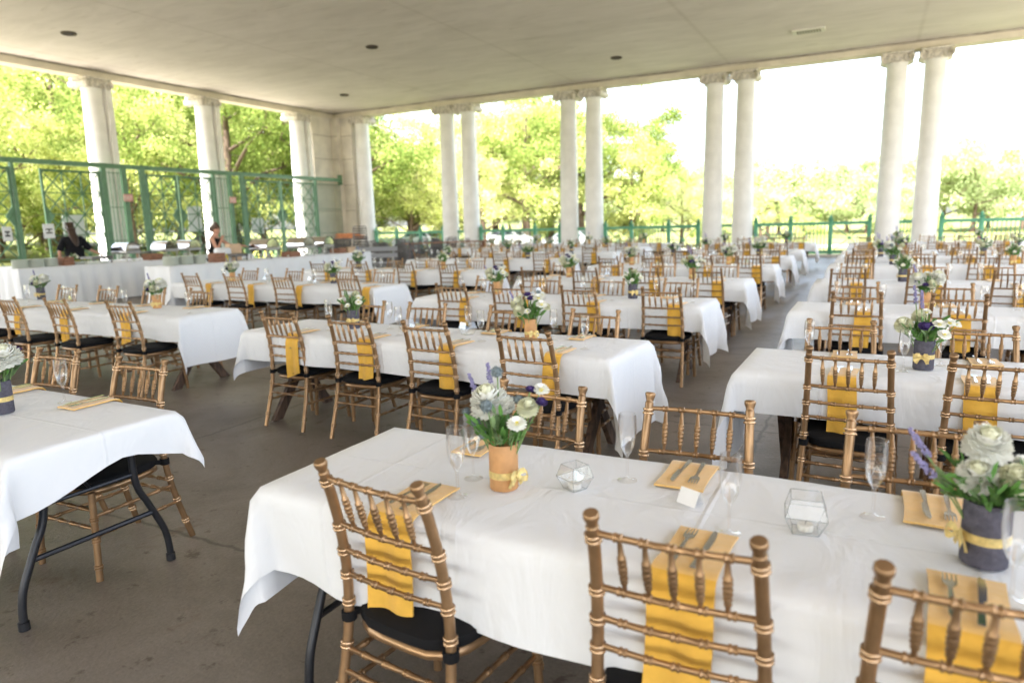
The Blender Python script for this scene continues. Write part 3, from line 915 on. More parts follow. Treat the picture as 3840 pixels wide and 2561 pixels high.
# ------------------------------------------------------------------ tables and cloths
def lin(a, b, n): return [a+(b-a)*i/n for i in range(n+1)]
def cloth(L, W, de0, de1, ds0, ds1, seed, res=.05, lift=None, top=.732, cf=.24):
    """a real sheet: overhang de0/de1 at the ends, ds0/ds1 along the near/far side"""
    rn = random.Random(seed)
    hl, hw = L/2, W/2
    us = lin(-hl-de0, -hl, max(4, int(de0/res))) + lin(-hl, hl, max(6, int(L/(res*1.7))))[1:] + lin(hl, hl+de1, max(4, int(de1/res)))[1:]
    vs_ = lin(-hw-ds0, -hw, max(4, int(ds0/res))) + lin(-hw, hw, max(6, int(W/(res*1.7))))[1:] + lin(hw, hw+ds1, max(4, int(ds1/res)))[1:]
    sd = Vector((seed*3.7, seed*1.3, seed*.7))
    rr_ = .022
    def drape(b):
        if b <= 0: return 0, 0
        if b < rr_*PI/2: a = b/rr_; return rr_*math.sin(a), -rr_*(1-math.cos(a))
        return rr_, -(rr_ + b - rr_*PI/2)
    V = []
    for v in vs_:
        for u in us:
            a = max(0, abs(u)-hl); b = max(0, abs(v)-hw); sx = 1 if u > 0 else -1; sy = 1 if v > 0 else -1
            uu_, vv_ = u, v
            if lift: a, b = lift(u, v, a, b)
            if a > 0 and b > 0:
                r = math.hypot(a, b); th = math.atan2(b, a)
                k = cf + .08*noise.noise((sx*3+seed, sy*5, 1))
                w = r*k*math.sin(2*th)**1.3
                o, z = drape(math.sqrt(max(1e-6, r*r-w*w)))
                w += .02*noise.noise((u*6, v*6, seed))*min(1, r/.2)
                x = sx*(hl + (o + w)*math.cos(th)**.8 ); y = sy*(hw + (o + w)*math.sin(th)**.8)
                pass
            elif a > 0:
                o, z = drape(a)
                wv = noise.noise(Vector((v*2.3, z*1.0, 11)) + sd)*.05 + .018*math.sin(v*9+seed)
                x = sx*(hl + o + (max(-.3, wv)*.8 + .012)*min(1, -z/.35)*(-z/.5 + .25)); y = v
            elif b > 0:
                o, z = drape(b)
                wv = noise.noise(Vector((u*2.6+z*1.5, z*.9, 5)) + sd)*.075 + .020*math.sin(u*8+seed*2+2*noise.noise((u, seed, 0)))
                y = sy*(hw + o + min(.014, wv*.8-.016)*min(1, -z/.28)); x = u
            else:
                x, y, z = u, v, .0035*noise.noise(Vector((u*2.2, v*2.2, 0)) + sd)+.0015*noise.noise(Vector((u*9, v*9, 2)) + sd)
            if z < -.01: z += .010*noise.noise(Vector((u*3, v*3, 9)) + sd)*min(1, -z/.2)
            V.append((x, y, z + top))
    n = len(us)
    F = [(j*n+i, j*n+i+1, (j+1)*n+i+1, (j+1)*n+i) for j in range(len(vs_)-1) for i in range(n-1)]
    m = MB().use(CLOTH); m.add(V, F)
    return m.mesh('tablecloth', 180)

def xframe(mb_list, x, W):
    """crossed boards at one end of a wooden table; returns leg meshes"""
    out = []
    for s in (-1, 1):
        m = MB().use(WOOD)
        a = Vector((x + s*.022, -s*(W/2-.04), 0)); b = Vector((x + s*.022, s*(W/2-.16), .690))
        d = (b-a).normalized(); nrm = Vector((1, 0, 0)); wv = d.cross(nrm)
        hw, ht = .06, .019
        vs = []
        for p in (a, b):
            for i, j in ((-1, -1), (1, -1), (1, 1), (-1, 1)):
                q = p + wv*hw*i + nrm*ht*j; q.z = p.z + (0.001 if p is a else 0); vs.append(q)
        m.add(vs, [(0, 3, 2, 1), (4, 5, 6, 7), (0, 1, 5, 4), (1, 2, 6, 5), (2, 3, 7, 6), (3, 0, 4, 7)])
        out.append(m)
    return out
def folding_leg(x, W, inward):
    out = []
    for s in (-1, 1):
        m = MB().use(DARKMETAL)
        pts = [(x, s*.19, .70)] + bez((x, s*.19, .50), (x, s*.19, .42), (x, s*.205, .38), (x, s*.235, .33), 5) + bez((x, s*.285, .215), (x, s*.310, .16), (x, s*.320, .12), (x, s*.322, .03), 6)
        m.tube(pts, .0155, 10)
        m.lathe([(.017, 0.0), (.021, .002), (.021, .035), (.016, .038)], 10, T(x, s*.322, 0))
        out.append(('leg', m))
    m = MB().use(DARKMETAL)
    m.tube([(x, -.19, .47), (x, .19, .47)], .009, 8); m.tube([(x, -.262, .265), (x, .262, .265)], .012, 8)
    m.tube([(x, 0, .47), (x+inward*.42, 0, .695)], .007, 8)
    out.append(('crossbar', m))
    return out

_tops = {}
def table(cx, cy_, L, W, rz, label, clabel, seed, de=(.5, .5), ds=(.29, .29), style='wood', lift=None, res=.05, cf=.24):
    t = empty('banquet_table', (cx, cy_, 0), rz); tag(t, label, 'table', 'long banquet tables')
    key = (L, W, style)
    if key not in _tops:
        m = MB().use(WOOD if style == 'wood' else PLAST)
        m.bevbox(-L/2, L/2, -W/2, W/2, .695, .727, .006)
        P = [('tabletop', m.mesh('tabletop', 0))]
        ins = .22 if style == 'wood' else .11
        for x, inn in ((-L/2+ins, 1), (L/2-ins, -1)):
            if style == 'wood':
                for q in xframe(None, x, W): P.append(('leg', q.mesh('board_leg', 0)))
            else:
                for n, q in folding_leg(x, W, inn): P.append((n, q.mesh('fold_'+n)))
        _tops[key] = P
    for n, me in _tops[key]: put(n, me, t)
    c = put('tablecloth', cloth(L, W, de[0], de[1], ds[0], ds[1], seed, res, lift, cf=cf), None, (cx, cy_, 0), (0, 0, rz))
    tag(c, clabel, 'tablecloth', 'white cloths on the banquet tables')
    return t

# ------------------------------------------------------------------ tableware
ZT = .7355
def flute_mesh(seg):
    m = MB().use(GLASS)
    k = .001
    m.lathe([(.031, .0008), (.020, .0035), (.006, .010), (.0042, .018), (.0038, .070), (.006, .082), (.014, .094), (.022, .112), (.027, .140), (.0285, .165), (.0275, .195), (.026, .212)], seg, None, False, False)
    m.lathe([(.0245, .212), (.026, .165), (.0245, .140), (.020, .114), (.011, .097), (.003, .088)], seg, None, False, True)
    m.lathe([(.0243, .212), (.0255, .2135), (.0262, .212)], seg, None, False, False)
    return m.mesh('champagne_flute', 180)
FLUTE = flute_mesh(20); FLUTE_LO = flute_mesh(8)
def votive_mesh():
    m = MB().use(GLASS2)
    h = .098
    lv = [(.043, 0, 0), (.070, .047, 0), (.052, h-.004, 0)]
    n = 4
    vs = []; fs = []
    for r, z, o in lv:
        for k in range(n):
            a = 2*PI*(k+.5*o)/n; vs.append((r*math.cos(a), r*math.sin(a), z))
    for i in range(2):
        for k in range(n):
            k2 = (k+1) % n
            fs.append((i*n+k, i*n+k2, (i+1)*n+k2, (i+1)*n+k))
    fs.append(tuple(reversed(range(n))))
    m.add(vs, fs)
    b = MB().use(GLASS2)
    E = set()
    for f_ in fs[:-1]:
        for q in range(4): E.add(tuple(sorted((f_[q], f_[(q+1) % 4]))))
    e = MB().use(GLASSE)
    for i, j in E: e.tube([vs[i], vs[j]], .0010, 5)
    return m.mesh('votive_glass', 0), e.mesh('votive_edges', 180)
GLASSE = mat('glass_edge', (.33, .35, .35), .08, .3, spec=1.0)  # dark bars along the facets imitate refraction lines in the glass
VOT, VOTE = votive_mesh()
_c = MB().use(WAX); _c.lathe([(.019, 0), (.0195, .002), (.0195, .015), (.018, .016), (.003, .0145)], 16); _c.use(BLACK).tube([(0, 0, .0145), (.001, 0, .024)], .0012, 5)
TEAL = _c.mesh('tealight')
def fork_mesh():
    m = MB().use(STEEL)
    P = [(-.003, -.10), (.003, -.10), (.006, -.085), (.005, -.03), (.0035, .02), (.004, .035), (.0115, .05), (.0125, .065), (-.0125, .065), (-.0115, .05), (-.004, .035), (-.0035, .02), (-.005, -.03), (-.006, -.085)]
    m.prism(P, .001, .0035)
    for x in (-.0105, -.0035, .0035, .0105): m.prism([(x-.0018, .0655), (x+.0018, .0655), (x+.001, .10), (x-.001, .10)], .001, .0035)
    return m.mesh('fork', 0)
def knife_mesh():
    m = MB().use(STEEL)
    m.prism([(-.006, -.11), (.006, -.11), (.0055, -.06), (.004, -.01), (.009, 0), (.0095, .06), (.006, .10), (-.002, .112), (-.005, .10), (-.004, -.01), (-.0055, -.06)], .001, .004)
    return m.mesh('knife', 0)
FORK, KNIFE = fork_mesh(), knife_mesh()

def napkin_mesh(on, hang, w, seed, edge_gap=.030):
    """folded cotton strip: lies on the top for `on` metres and hangs over the edge by `hang`; +y points to the table middle, edge at y=0"""
    rn = random.Random(seed)
    path = [(on, .007), (on*.85, .0085), (on*.5, .0075), (on*.2, .008), (.03, .009), (.005, .009), (-.018, .004), (-.030, -.010), (-.034, -.03)]
    n = 9
    for i in range(1, n+1):
        t = i/n; path.append((-.034 - .012*math.sin(t*2.5+seed) - .012*t, -.03 - hang*t))
    if hang <= 0: path = [(on, .006), (on*.66, .007), (on*.33, .007), (.02, .0075), (.0, .006)]
    m = MB().use(YEL)
    mw = 9
    V = []; F = []
    for side in (0, 1):
        for (y, z) in path:
            for k in range(mw+1):
                s = k/mw - .5
                x = s*w*(1+.04*math.sin(y*20+seed)) + .008*math.sin(z*9+seed)
                fold = (.0035 + .006*min(1, max(0, -z/.2)))*math.sin((k/mw)*PI*2.4+seed+y*3)
                th = .0055 if side else 0
                if z < -.012: V.append((x, y - th - fold*.8, z - s*.05*math.sin(seed*3)*min(1, -z/.2)))
                else: V.append((x, y, z + (th if side else 0) - .004 + fold*.12))
    R_ = len(path); c = mw+1
    top_rows = sum(1 for p in path if p[1] > -.012)
    for side in (0, 1):
        o = side*R_*c
        for i in range(R_-1):
            for k in range(mw):
                q = (o+i*c+k, o+i*c+k+1, o+(i+1)*c+k+1, o+(i+1)*c+k)
                F.append(q if side else tuple(reversed(q)))
    def strip(l0, l1):
        for a, b in zip(range(len(l0)-1), range(1, len(l0))): F.append((l0[a], l0[b], l1[b], l1[a]))
    o = R_*c
    strip([i*c for i in range(R_)], [o+i*c for i in range(R_)]); strip([i*c+mw for i in range(R_)], [o+i*c+mw for i in range(R_)])
    strip(list(range(c)), [o+k for k in range(c)]); strip([(R_-1)*c+k for k in range(c)], [o+(R_-1)*c+k for k in range(c)])
    m.add(V, F)
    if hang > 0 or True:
        m.use(YELT)  # upward faces get the yellow with sheen painted in
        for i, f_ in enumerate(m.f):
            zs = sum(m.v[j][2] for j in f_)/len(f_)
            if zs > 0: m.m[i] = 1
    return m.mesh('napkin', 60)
NAPS = [napkin_mesh(.20, .26 + .03*(i % 2), .115 + .007*i, i*1.7) for i in range(4)]
NAPB = napkin_mesh(.22, .27, .145, 2.2)

def vase_mesh(kind):
    m = MB().use(TERRA if kind == 0 else FELT)
    r, h = (.044, .142) if kind == 0 else (.048, .150)
    m.lathe([(r*.94, 0), (r, .004), (r*1.01, h*.5), (r, h-.003), (r*.97, h), (r*.90, h-.002), (r*.9, .02), (.001, .018)], 28, None, True, False)
    b = MB().use(RIBBON)
    zc = h*.34 if kind == 0 else h*.45
    b.lathe([(r*1.005, zc-.011), (r*1.03, zc-.010), (r*1.03, zc+.010), (r*1.005, zc+.011)], 28, None, False, False)
    bow = MB().use(RIBBON)
    for s in (-1, 1):
        V = []
        for i in range(7):
            t = i/6; x = s*(.003+.034*math.sin(PI*t)**.8*(1 if t < .5 else 1)*min(1, t*2.2)); z = zc+.016*math.sin(2*PI*t)
            for dy in (-.008, .008): V.append((x, -r*1.05-.008-.01*math.sin(PI*t)+dy*.3, z+dy))
        F = [(2*i, 2*i+1, 2*i+3, 2*i+2) for i in range(6)]
        bow.add(V, F)
        bow.add([(s*.002, -r*1.06, zc), (s*.010, -r*1.06, zc+.004), (s*.034, -r*1.08, zc-.030), (s*.020, -r*1.08, zc-.036)], [(0, 1, 2, 3)])
    bow.ball((0, -r*1.06-.006, zc), (.008, .006, .009), 8, 5)
    return m.mesh('vase_body'), b.mesh('ribbon'), bow.mesh('bow', 180)
VASES = [vase_mesh(0), vase_mesh(1)]
def vase(x, y, kind, rz, label):
    t = empty('flower_vase', (x, y, ZT), rz); tag(t, label, 'vase', 'flower vases on the tables')
    put('vase_body', VASES[kind][0], t); rb = put('ribbon', VASES[kind][1], t); put('bow', VASES[kind][2], rb)
    return t

# flowers
def petal(mb, M, L, W, cup, tipz=0.0):
    vs = [(0, 0, 0), (-W*.45, L*.42, cup*.35), (0, L*.45, 0), (W*.45, L*.42, cup*.35), (-W*.40, L*.80, cup*.8+tipz*.5), (0, L*.85, cup*.45+tipz*.6), (W*.40, L*.80, cup*.8+tipz*.5), (0, L*.93, cup+tipz)]
    mb.add(vs, [(0, 2, 1), (0, 3, 2), (1, 2, 5, 4), (2, 3, 6, 5), (4, 5, 7), (5, 6, 7)], M)
def dahlia(r, m1, m2, rn):
    mb = MB().use(m1)
    layers = 9
    for l in range(layers):
        t = l/(layers-1)
        n = int(26-14*t); L = r*(1.0-.34*t)*rn.uniform(.94, 1.04)
        el = R(-30 + 104*t)
        mb.use(m1 if t < .72 else m2)
        for k in range(n):
            a = 2*PI*(k+.5*(l % 2)+rn.uniform(-.12, .12))/n
            petal(mb, T(0, 0, r*.18*t) @ RZ(a) @ RX(el+rn.uniform(-.12, .12)), L, r*.34, r*.12, r*.07)
    mb.use(m2).ball((0, 0, r*.30), r*.28, 8, 6)
    return mb
def daisy(r, rn):
    mb = MB().use(PETALW)
    for l in range(3):
        n = 18-3*l
        for k in range(n):
            a = 2*PI*(k+.5*l)/n
            petal(mb, T(0, 0, .002*l) @ RZ(a) @ RX(R(4+18*l)+rn.uniform(-.1, .1)), r*(1-.16*l), r*.34, r*.06)
    mb.use(YCORE).ball((0, 0, r*.12), (r*.28, r*.28, r*.2), 10, 6)
    return mb
def rosette(r, m, rn):
    mb = MB().use(m)
    for l in range(4):
        n = 6-l//2; el = R(10+22*l)
        for k in range(n):
            a = 2*PI*(k+.5*l)/n+rn.uniform(-.2, .2)
            petal(mb, T(0, 0, 0) @ RZ(a) @ RX(el), r*(1-.1*l), r*.95, r*.22, r*.1)
    return mb
def thistle(r, rn):
    mb = MB().use(THIS); mb.ball((0, 0, r*.8), r*.8, 12, 9)
    for k in range(90):
        z = rn.uniform(-.9, 1); a = rn.uniform(0, 2*PI); q = math.sqrt(max(0, 1-z*z))
        d = Vector((q*math.cos(a), q*math.sin(a), z)); c = Vector((0, 0, r*.8)); o = d.orthogonal().normalized()*r*.08
        mb.add([c+d*r*.72+o, c+d*r*.72-o, c+d*r*1.12], [(0, 1, 2)])
    return mb
def leafblade(mb, base, dirv, L, W, rn):
    d = dirv.normalized(); s = d.cross(Vector((rn.uniform(-1, 1), rn.uniform(-1, 1), rn.uniform(.2, 1)))).normalized()
    n = s.cross(d)
    mb.add([base, base+d*L*.35+s*W*.5+n*W*.1, base+d*L*.35-s*W*.5+n*W*.1, base+d*L*.75+s*W*.36, base+d*L*.75-s*W*.36, base+d*L-n*L*.10], [(0, 1, 2), (1, 3, 4, 2), (3, 5, 4)])
BLOOMS = {}
def bloom_mesh(kind, rn):
    i = rn.randrange(2); key = (kind, i)
    if key not in BLOOMS:
        q = random.Random(hash(kind) % 97 + i*7) if False else random.Random(len(kind)*13+i*7)
        mb = {'dahlia': lambda: dahlia(.052, PETALW, PETALC, q), 'cream': lambda: dahlia(.045, PETALC, PETALC, q), 'daisy': lambda: daisy(.027, q),
              'purple': lambda: rosette(.026, PETALP, q), 'thistle': lambda: thistle(.017, q)}[kind]()
        BLOOMS[key] = mb.mesh(kind+'_bloom', 60)
    return BLOOMS[key]
def bouquet_proto(seed, spec, h0, spread, nleaf=70):
    """spec: list of (kind, azimuth deg, out m, height above rim m, scale)"""
    rn = random.Random(seed)
    parts = []
    fol = MB().use(STEMG)
    for kind, az, out, hh, sc in spec:
        a = R(az); p = Vector((out*math.cos(a), out*math.sin(a), h0+hh))
        base = Vector((.015*math.cos(a), .015*math.sin(a), h0*.35))
        mid = base.lerp(p, .55) + Vector((0, 0, .012))
        fol.use(STEMG).tube([base, mid, p], .0022, 5)
        d = (p-mid).normalized()*.8 + Vector((0, -.35, .25)); d.normalize()
        if kind == 'lav':
            lv = MB().use(LAV)
            for k in range(26):
                t = k/25; c = p + (p-mid).normalized()*(.075*t-.01)
                for q in range(3):
                    o = Vector((rn.uniform(-1, 1), rn.uniform(-1, 1), rn.uniform(-.3, 1)))*.0075*(1-.5*t)
                    lv.ball(c+o, .0035, 5, 3)
            parts.append(('lavender_spike', lv.mesh('lavender_spike'), Matrix.Identity(4)))
        else:
            M = T(*p) @ d.to_track_quat('Z', 'Y').to_matrix().to_4x4() @ RZ(rn.uniform(0, 6)) @ S(sc)
            parts.append((kind+'_bloom' if kind not in ('cream',) else 'dahlia_bloom', bloom_mesh(kind, rn), M))
    for k in range(nleaf):
        a = rn.uniform(0, 2*PI); out = rn.uniform(.25, 1)*spread
        b = Vector((rn.uniform(.1, .5)*out*math.cos(a), rn.uniform(.1, .5)*out*math.sin(a), h0-.01+rn.uniform(0, .05)))
        d = Vector((math.cos(a)*out, math.sin(a)*out, rn.uniform(.02, .13)))
        fol.use(GREEN if rn.random() < .65 else GREEN2)
        L = rn.uniform(.045, .10); leafblade(fol, b, d, L, L*rn.uniform(.12, .28), rn)
        for q in range(3):
            bb = b+d.normalized()*L*(.3+.25*q)
            leafblade(fol, bb, d+Vector((rn.uniform(-1, 1), rn.uniform(-1, 1), rn.uniform(-.2, 1)))*.06, L*.5, L*.14, rn)
    parts.append(('foliage', fol.mesh('foliage', 0), Matrix.Identity(4)))
    return parts
def bouquet_from(parts, x, y, rz, label, sc=1.0):
    t = empty('flower_bouquet', (x, y, ZT - VH*(sc-1)), rz); t.scale = (sc, sc, sc)
    tag(t, label, 'bouquet', 'flower bouquets in the vases')
    for n, me, M in parts:
        o = put(n, me, t); o.matrix_local = M
    return t
VH = .142
BQ = {
 'front': bouquet_proto(1, [('dahlia', 170, .048, .120, 1.40), ('dahlia', 120, .055, .10, 1.0), ('thistle', 200, .075, .055, 1.0), ('thistle', 215, .055, .02, .9), ('thistle', 150, .02, .20, 1.2), ('thistle', 250, .055, .11, 1.35), ('thistle', 175, .125, .07, .9), ('daisy', -30, .080, .075, 1.25), ('cream', -5, .090, .120, .85), ('daisy', 15, .12, .165, 1.1), ('purple', 5, .125, .13, .85), ('purple', 10, .09, .165, .7), ('lav', 140, .09, .16, 1), ('lav', 160, .12, .13, 1), ('thistle', 30, .05, .12, 1.0)], VH, .10, 55),
 'round': bouquet_proto(2, [('dahlia', 190, .055, .085, 1.35), ('dahlia', 10, .06, .10, 1.3), ('cream', -60, .05, .06, .9), ('daisy', -20, .08, .06, .9), ('purple', -100, .06, .05, 1.0), ('purple', 200, .07, .07, .9), ('daisy', 90, .03, .12, 1.3), ('cream', 100, .05, .075, 1.2), ('purple', 60, .07, .11, 1.1), ('lav', 180, .07, .13, 1)], VH, .09, 45),
 'mix': bouquet_proto(3, [('purple', 130, .05, .13, 1.1), ('purple', 100, .02, .11, 1.1), ('cream', 190, .08, .09, 1.1), ('daisy', 20, .05, .12, 1.5), ('daisy', -10, .08, .085, 1.5), ('cream', 10, .10, .07, .6), ('lav', 200, .09, .10, 1), ('daisy', -80, .06, .05, .9), ('thistle', 60, .06, .14, .9), ('daisy', 60, .08, .13, 1.4), ('cream', 230, .07, .05, 1.0), ('daisy', 150, .10, .12, 1.2)], VH, .10, 45),
 'small': bouquet_proto(4, [('daisy', 150, .04, .09, 1.1), ('daisy', 10, .05, .085, 1.2), ('cream', 70, .03, .11, .6), ('daisy', -80, .06, .04, .9), ('daisy', 220, .07, .07, 1.2), ('daisy', 110, .06, .10, 1.3), ('daisy', -20, .085, .06, 1.1)], VH, .08, 60),
 'violet': bouquet_proto(5, [('purple', -90, .035, .06, 1.5), ('cream', 185, .085, .07, 1.0), ('daisy', -40, .06, .08, 1.15), ('daisy', -10, .085, .085, 1.1), ('daisy', 10, .11, .075, 1.1), ('daisy', -45, .09, .04, 1.2), ('lav', 150, .05, .17, 1), ('lav', 130, .03, .15, 1), ('daisy', 90, .04, .12, 1.0), ('cream', 120, .05, .10, .9)], VH, .09, 50),
 'edge': bouquet_proto(6, [('dahlia', 160, .012, .135, 1.12), ('dahlia', 220, .045, .07, 1.0), ('cream', -50, .05, .075, .95), ('lav', 178, .13, .105, 1.5), ('lav', 185, .12, .06, 1.2), ('lav', 10, .09, .10, 1.3), ('daisy', 20, .07, .09, 1.1), ('purple', -20, .08, .06, 1)], VH, .13, 90),
}

# ------------------------------------------------------------------ the banquet layout
ORD = ['', 'first', 'second', 'third', 'fourth', 'fifth', 'sixth']
def world_pt(cx, cy_, rz, lx, ly):
    c, s = math.cos(rz), math.sin(rz); return cx+lx*c-ly*s, cy_+lx*s+ly*c

def visible(x, y, z=.9, m=1.04):
    q = Vector((x, y, z-H)); k = q.dot(f)
    if k < .25: return False
    w = 2596.8
    return abs(w*q.dot(rr)/k) < 1920*m and abs(w*q.dot(uu)/k) < 1280*1.25

seed_n = [10]
def flute(x, y, label, lo=False):
    o = put('champagne_flute', FLUTE_LO if lo else FLUTE, None, (x, y, ZT)); tag(o, label, 'glass', 'champagne flutes on the tables')
def votive(x, y, label, candle=False, rz=0.0, sc=1.0):
    t = empty('candle_holder', (x, y, ZT), rz); t.scale = (sc, sc, sc); tag(t, label, 'candle holder', 'faceted glass candle holders')
    put('glass_body', VOT, t); put('glass_edge', VOTE, t)
    if candle:
        o = put('tealight', TEAL, None, (x, y, ZT+.002)); tag(o, 'small white tealight inside the ' + label, 'candle', 'tealights in the candle holders')
def place_setting(cx, cy_, rz, lx, W, side, nm, which, full, wide=None, seed=0, dx=.0, cutlery=True):
    """napkin over the table edge with fork and knife on it"""
    ly = side*(W/2+.0)
    x, y = world_pt(cx, cy_, rz, lx+dx, ly)
    ang = rz + (0 if side < 0 else PI) + rnd.uniform(-.05, .05)
    me = NAPB if wide else NAPS[seed % 4]
    o = put('napkin', me, None, (x, y, ZT+.001), (0, 0, ang)); tag(o, f'yellow napkin, {which}, {nm}', 'napkin', 'yellow napkins laid over the table edges')
    if full and cutlery:
        for me_, ox, n, w2 in ((FORK, -.026, 'fork', 'fork'), (KNIFE, .026, 'knife', 'knife')):
            q, r_ = math.cos(ang), math.sin(ang)
            oy = .10
            o = put(n, me_, None, (x+ox*q-oy*r_, y+ox*r_+oy*q, ZT+.0165), (0, 0, ang+rnd.uniform(-.06, .06)), (1.15, .93, 1))
            tag(o, f'steel {w2} on the yellow napkin, {which}, {nm}', w2, f'steel {w2}s on the napkins')

def dress(name, cx, cy_, L, W, rz, near, far, lod, vases, votives, full, fl_lo, seed, style='wood', de=(.5, .5), ds=(.29, .29), near_off=.195, far_off=-.015, lift=None, dxn=.06, res=.05, cf=.24, skipset=()):
    KS = 1.0325; cx0 = cx; cx, cy_, L, W = cx*KS, cy_*KS, L*KS, .70
    dxc = (cx0-cx) if lod == 0 else 0.0
    vases = [(a*KS, b*KS, c_, d_, e_) for a, b, c_, d_, e_ in vases]; votives = [(a*KS, b*KS) for a, b in votives]
    table(cx, cy_, L, W, rz, f'long {"wooden trestle" if style == "wood" else "folding"} banquet table, the {name}', f'white cloth draped over the {name}', seed, de, ds, style, lift, res, cf)
    rn = random.Random(seed*11)
    for side, lst, off0 in ((-1, near, near_off), (1, far, far_off)):
        k = 0
        lst = [q+dxc for q in lst]
        sd = 'near side' if side < 0 else 'far side'
        for lx in lst:
            k += 1
            off = off0[k-1] if hasattr(off0, '__len__') else off0
            ly = -W/2+off
            if side > 0: ly = W/2 + off
            x, y = world_pt(cx, cy_, rz, lx, ly)
            if not visible(x, y, .75, 1.12): continue
            which = f'{sd}, {ORD[k]} from left'
            chair(x, y, rz + (0 if side < 0 else PI) + rn.uniform(-.05, .05), f'gold bamboo-style chair, {which}, {name}', lod)
            if (side, k) in skipset: continue
            place_setting(cx, cy_, rz, lx, W, side, name, which, full, seed=seed+k, dx=(dxn if side < 0 else -dxn*.5))
            fx, fy = world_pt(cx, cy_, rz, lx + (.20 if side < 0 else -.17) + rn.uniform(-.03, .03), side*(W/2-.24))
            if visible(fx, fy, .8, 1.05): flute(fx, fy, f'champagne flute, {which}, {name}', fl_lo)
    k = 0
    for lx, ly, kind, bq, ang in vases:
        k += 1
        x, y = world_pt(cx, cy_, rz, lx, ly)
        if not visible(x, y, .85, 1.06): continue
        mt = 'tan leather' if kind == 0 else 'grey felt'
        w = f'{ORD[k]} from left, ' if len(vases) > 1 else ''
        vase(x, y, kind, ang, f'{mt} vase with gold ribbon, {w}{name}')
        bouquet_from(BQ[bq], x, y, ang*.0+rn.uniform(-.4, .4)*(0 if full else 1), f'{ {"front":"white dahlia and thistle","round":"white dahlia and lavender","mix":"purple and white","small":"small white daisy","violet":"white daisy and violet rose","edge":"cream dahlia and lavender"}[bq] } bouquet in {mt} vase, {w}{name}', 1.28 if lod else 1.18)
    k = 0
    for lx, ly in votives:
        k += 1
        x, y = world_pt(cx, cy_, rz, lx, ly)
        if not visible(x, y, .8, 1.04): continue
        w = f'{ORD[k]} from left, ' if len(votives) > 1 else ''
        votive(x, y, f'faceted glass candle holder, {w}{name}', full and lod == 0, rn.uniform(0, 3))

# foreground table (right), seen from its near side
NM = 'foreground table'
cx1, cy1, L1_, W1 = .805, 1.825, 4.96, .70
table(cx1, cy1, L1_, W1, 0, 'long folding table in the foreground, black tube leg at its left end', 'white cloth over the foreground table, pointed corner hanging at its left end', 3, (.41, .3), (.31, .31), 'fold', None, .035, .17)
for k, x in enumerate((-1.085, -.338, .208)):
    chair(x, 1.585, (-.11, .02, .05)[k], f'gold bamboo-style chair in front of the foreground table, {ORD[k+1]} from left', 0)
for k, x in enumerate((-1.12, -.50, .15)):
    chair(x, 2.115, PI+(-.04, .03, .02)[k], f'gold bamboo-style chair behind the foreground table, {ORD[k+1]} from left', 0)
for k, (x, wide) in enumerate(((-1.155, 1), (-.345, 1), (.205, 1))):
    place_setting(cx1, cy1, 0, x-cx1, W1, -1, NM, f'near side, {ORD[k+1]} from left', True, wide, k)
for k, x in enumerate((-1.21, -.465, .196)):
    place_setting(cx1, cy1, 0, x-cx1, W1, 1, NM, f'far side, {ORD[k+1]} from left', True, k > 0, k+1)
for k, (x, y) in enumerate(((-1.053, 1.652), (-1.084, 1.797), (-.635, 1.972), (-.284, 1.714), (.041, 1.972), (.294, 1.631))):
    flute(x, y, ['champagne flute just left of the tan vase on the foreground table', 'champagne flute behind the thistles, further left of the tan vase, foreground table', 'champagne flute beside the napkin in the middle of the foreground table', 'champagne flute between the white card and right candle holder, foreground table', 'champagne flute left of the right-hand napkin, far side of foreground table', 'champagne flute in front of the grey vase, right edge of foreground table'][k])
vase(-.96, 1.771, 0, R(75), 'tan leather vase with gold ribbon on the foreground table')
bouquet_from(BQ['front'], -.96, 1.771, R(0), 'white dahlia and thistle bouquet in the tan vase on the foreground table')
vase(.266, 1.802, 1, R(-70), 'grey felt vase with gold ribbon at the right edge of the foreground table')
bouquet_from(BQ['edge'], .266, 1.802, R(8), 'cream dahlia and lavender bouquet at the right edge of the picture', 1.0)
votive(-.759, 1.848, 'faceted glass candle holder right of the tan vase, foreground table', True, .3, .80)
votive(-.113, 1.817, 'faceted glass candle holder at the right of the foreground table', True, .9)
m = MB().use(PAPER)
m.add([(-.032, -.022, 0), (.032, -.022, 0), (.032, 0, .042), (-.032, 0, .042), (.032, .022, 0), (-.032, .022, 0)], [(0, 1, 2, 3), (3, 2, 4, 5)])
o = m.build('place_card', None, 0, loc=(-.418, 1.874, ZT), rot=(0, 0, R(-25))); tag(o, 'small folded white place card in front of the foreground napkin', 'place card')

# table at the left edge (foreground), cloth riding up at its right end
def lift1(u, v, a, b):
    if u > 0:
        t = min(1, max(0, (v+.37)/.5)); t = t*t*(3-2*t); t2 = min(1, max(0, (v-.1)/.3))
        a *= .58 - .27*t + .20*t2
    return a, b
dress('left foreground table', -4.53, 1.63, 3.68, .74, R(-1.0), (-1.2, -.3, .62), (-.38, .58, 1.31), 0, [(1.13, .0, 1, 'round', .4)], [], True, False, 21, 'fold', (.4, .44), (.36, .20), .12, -.10, lift1, .06, .04, .26, skipset=((1, 1), (1, 2), (1, 3), (-1, 1), (-1, 2), (-1, 3)))
nmL = 'left foreground table'
place_setting(-4.68, 1.683, R(-1.0), 1.40, .70, 1, nmL, 'far side, right end', True, None, 2)
place_setting(-4.68, 1.683, R(-1.0), .74, .70, 1, nmL, 'far side, left of the right-end one', True, None, 3)
flute(-3.42, 1.89, 'champagne flute on the left foreground table')
place_setting(-4.68, 1.683, R(-1.0), 1.36, .70, -1, nmL, 'near side, right end', True, None, 2)

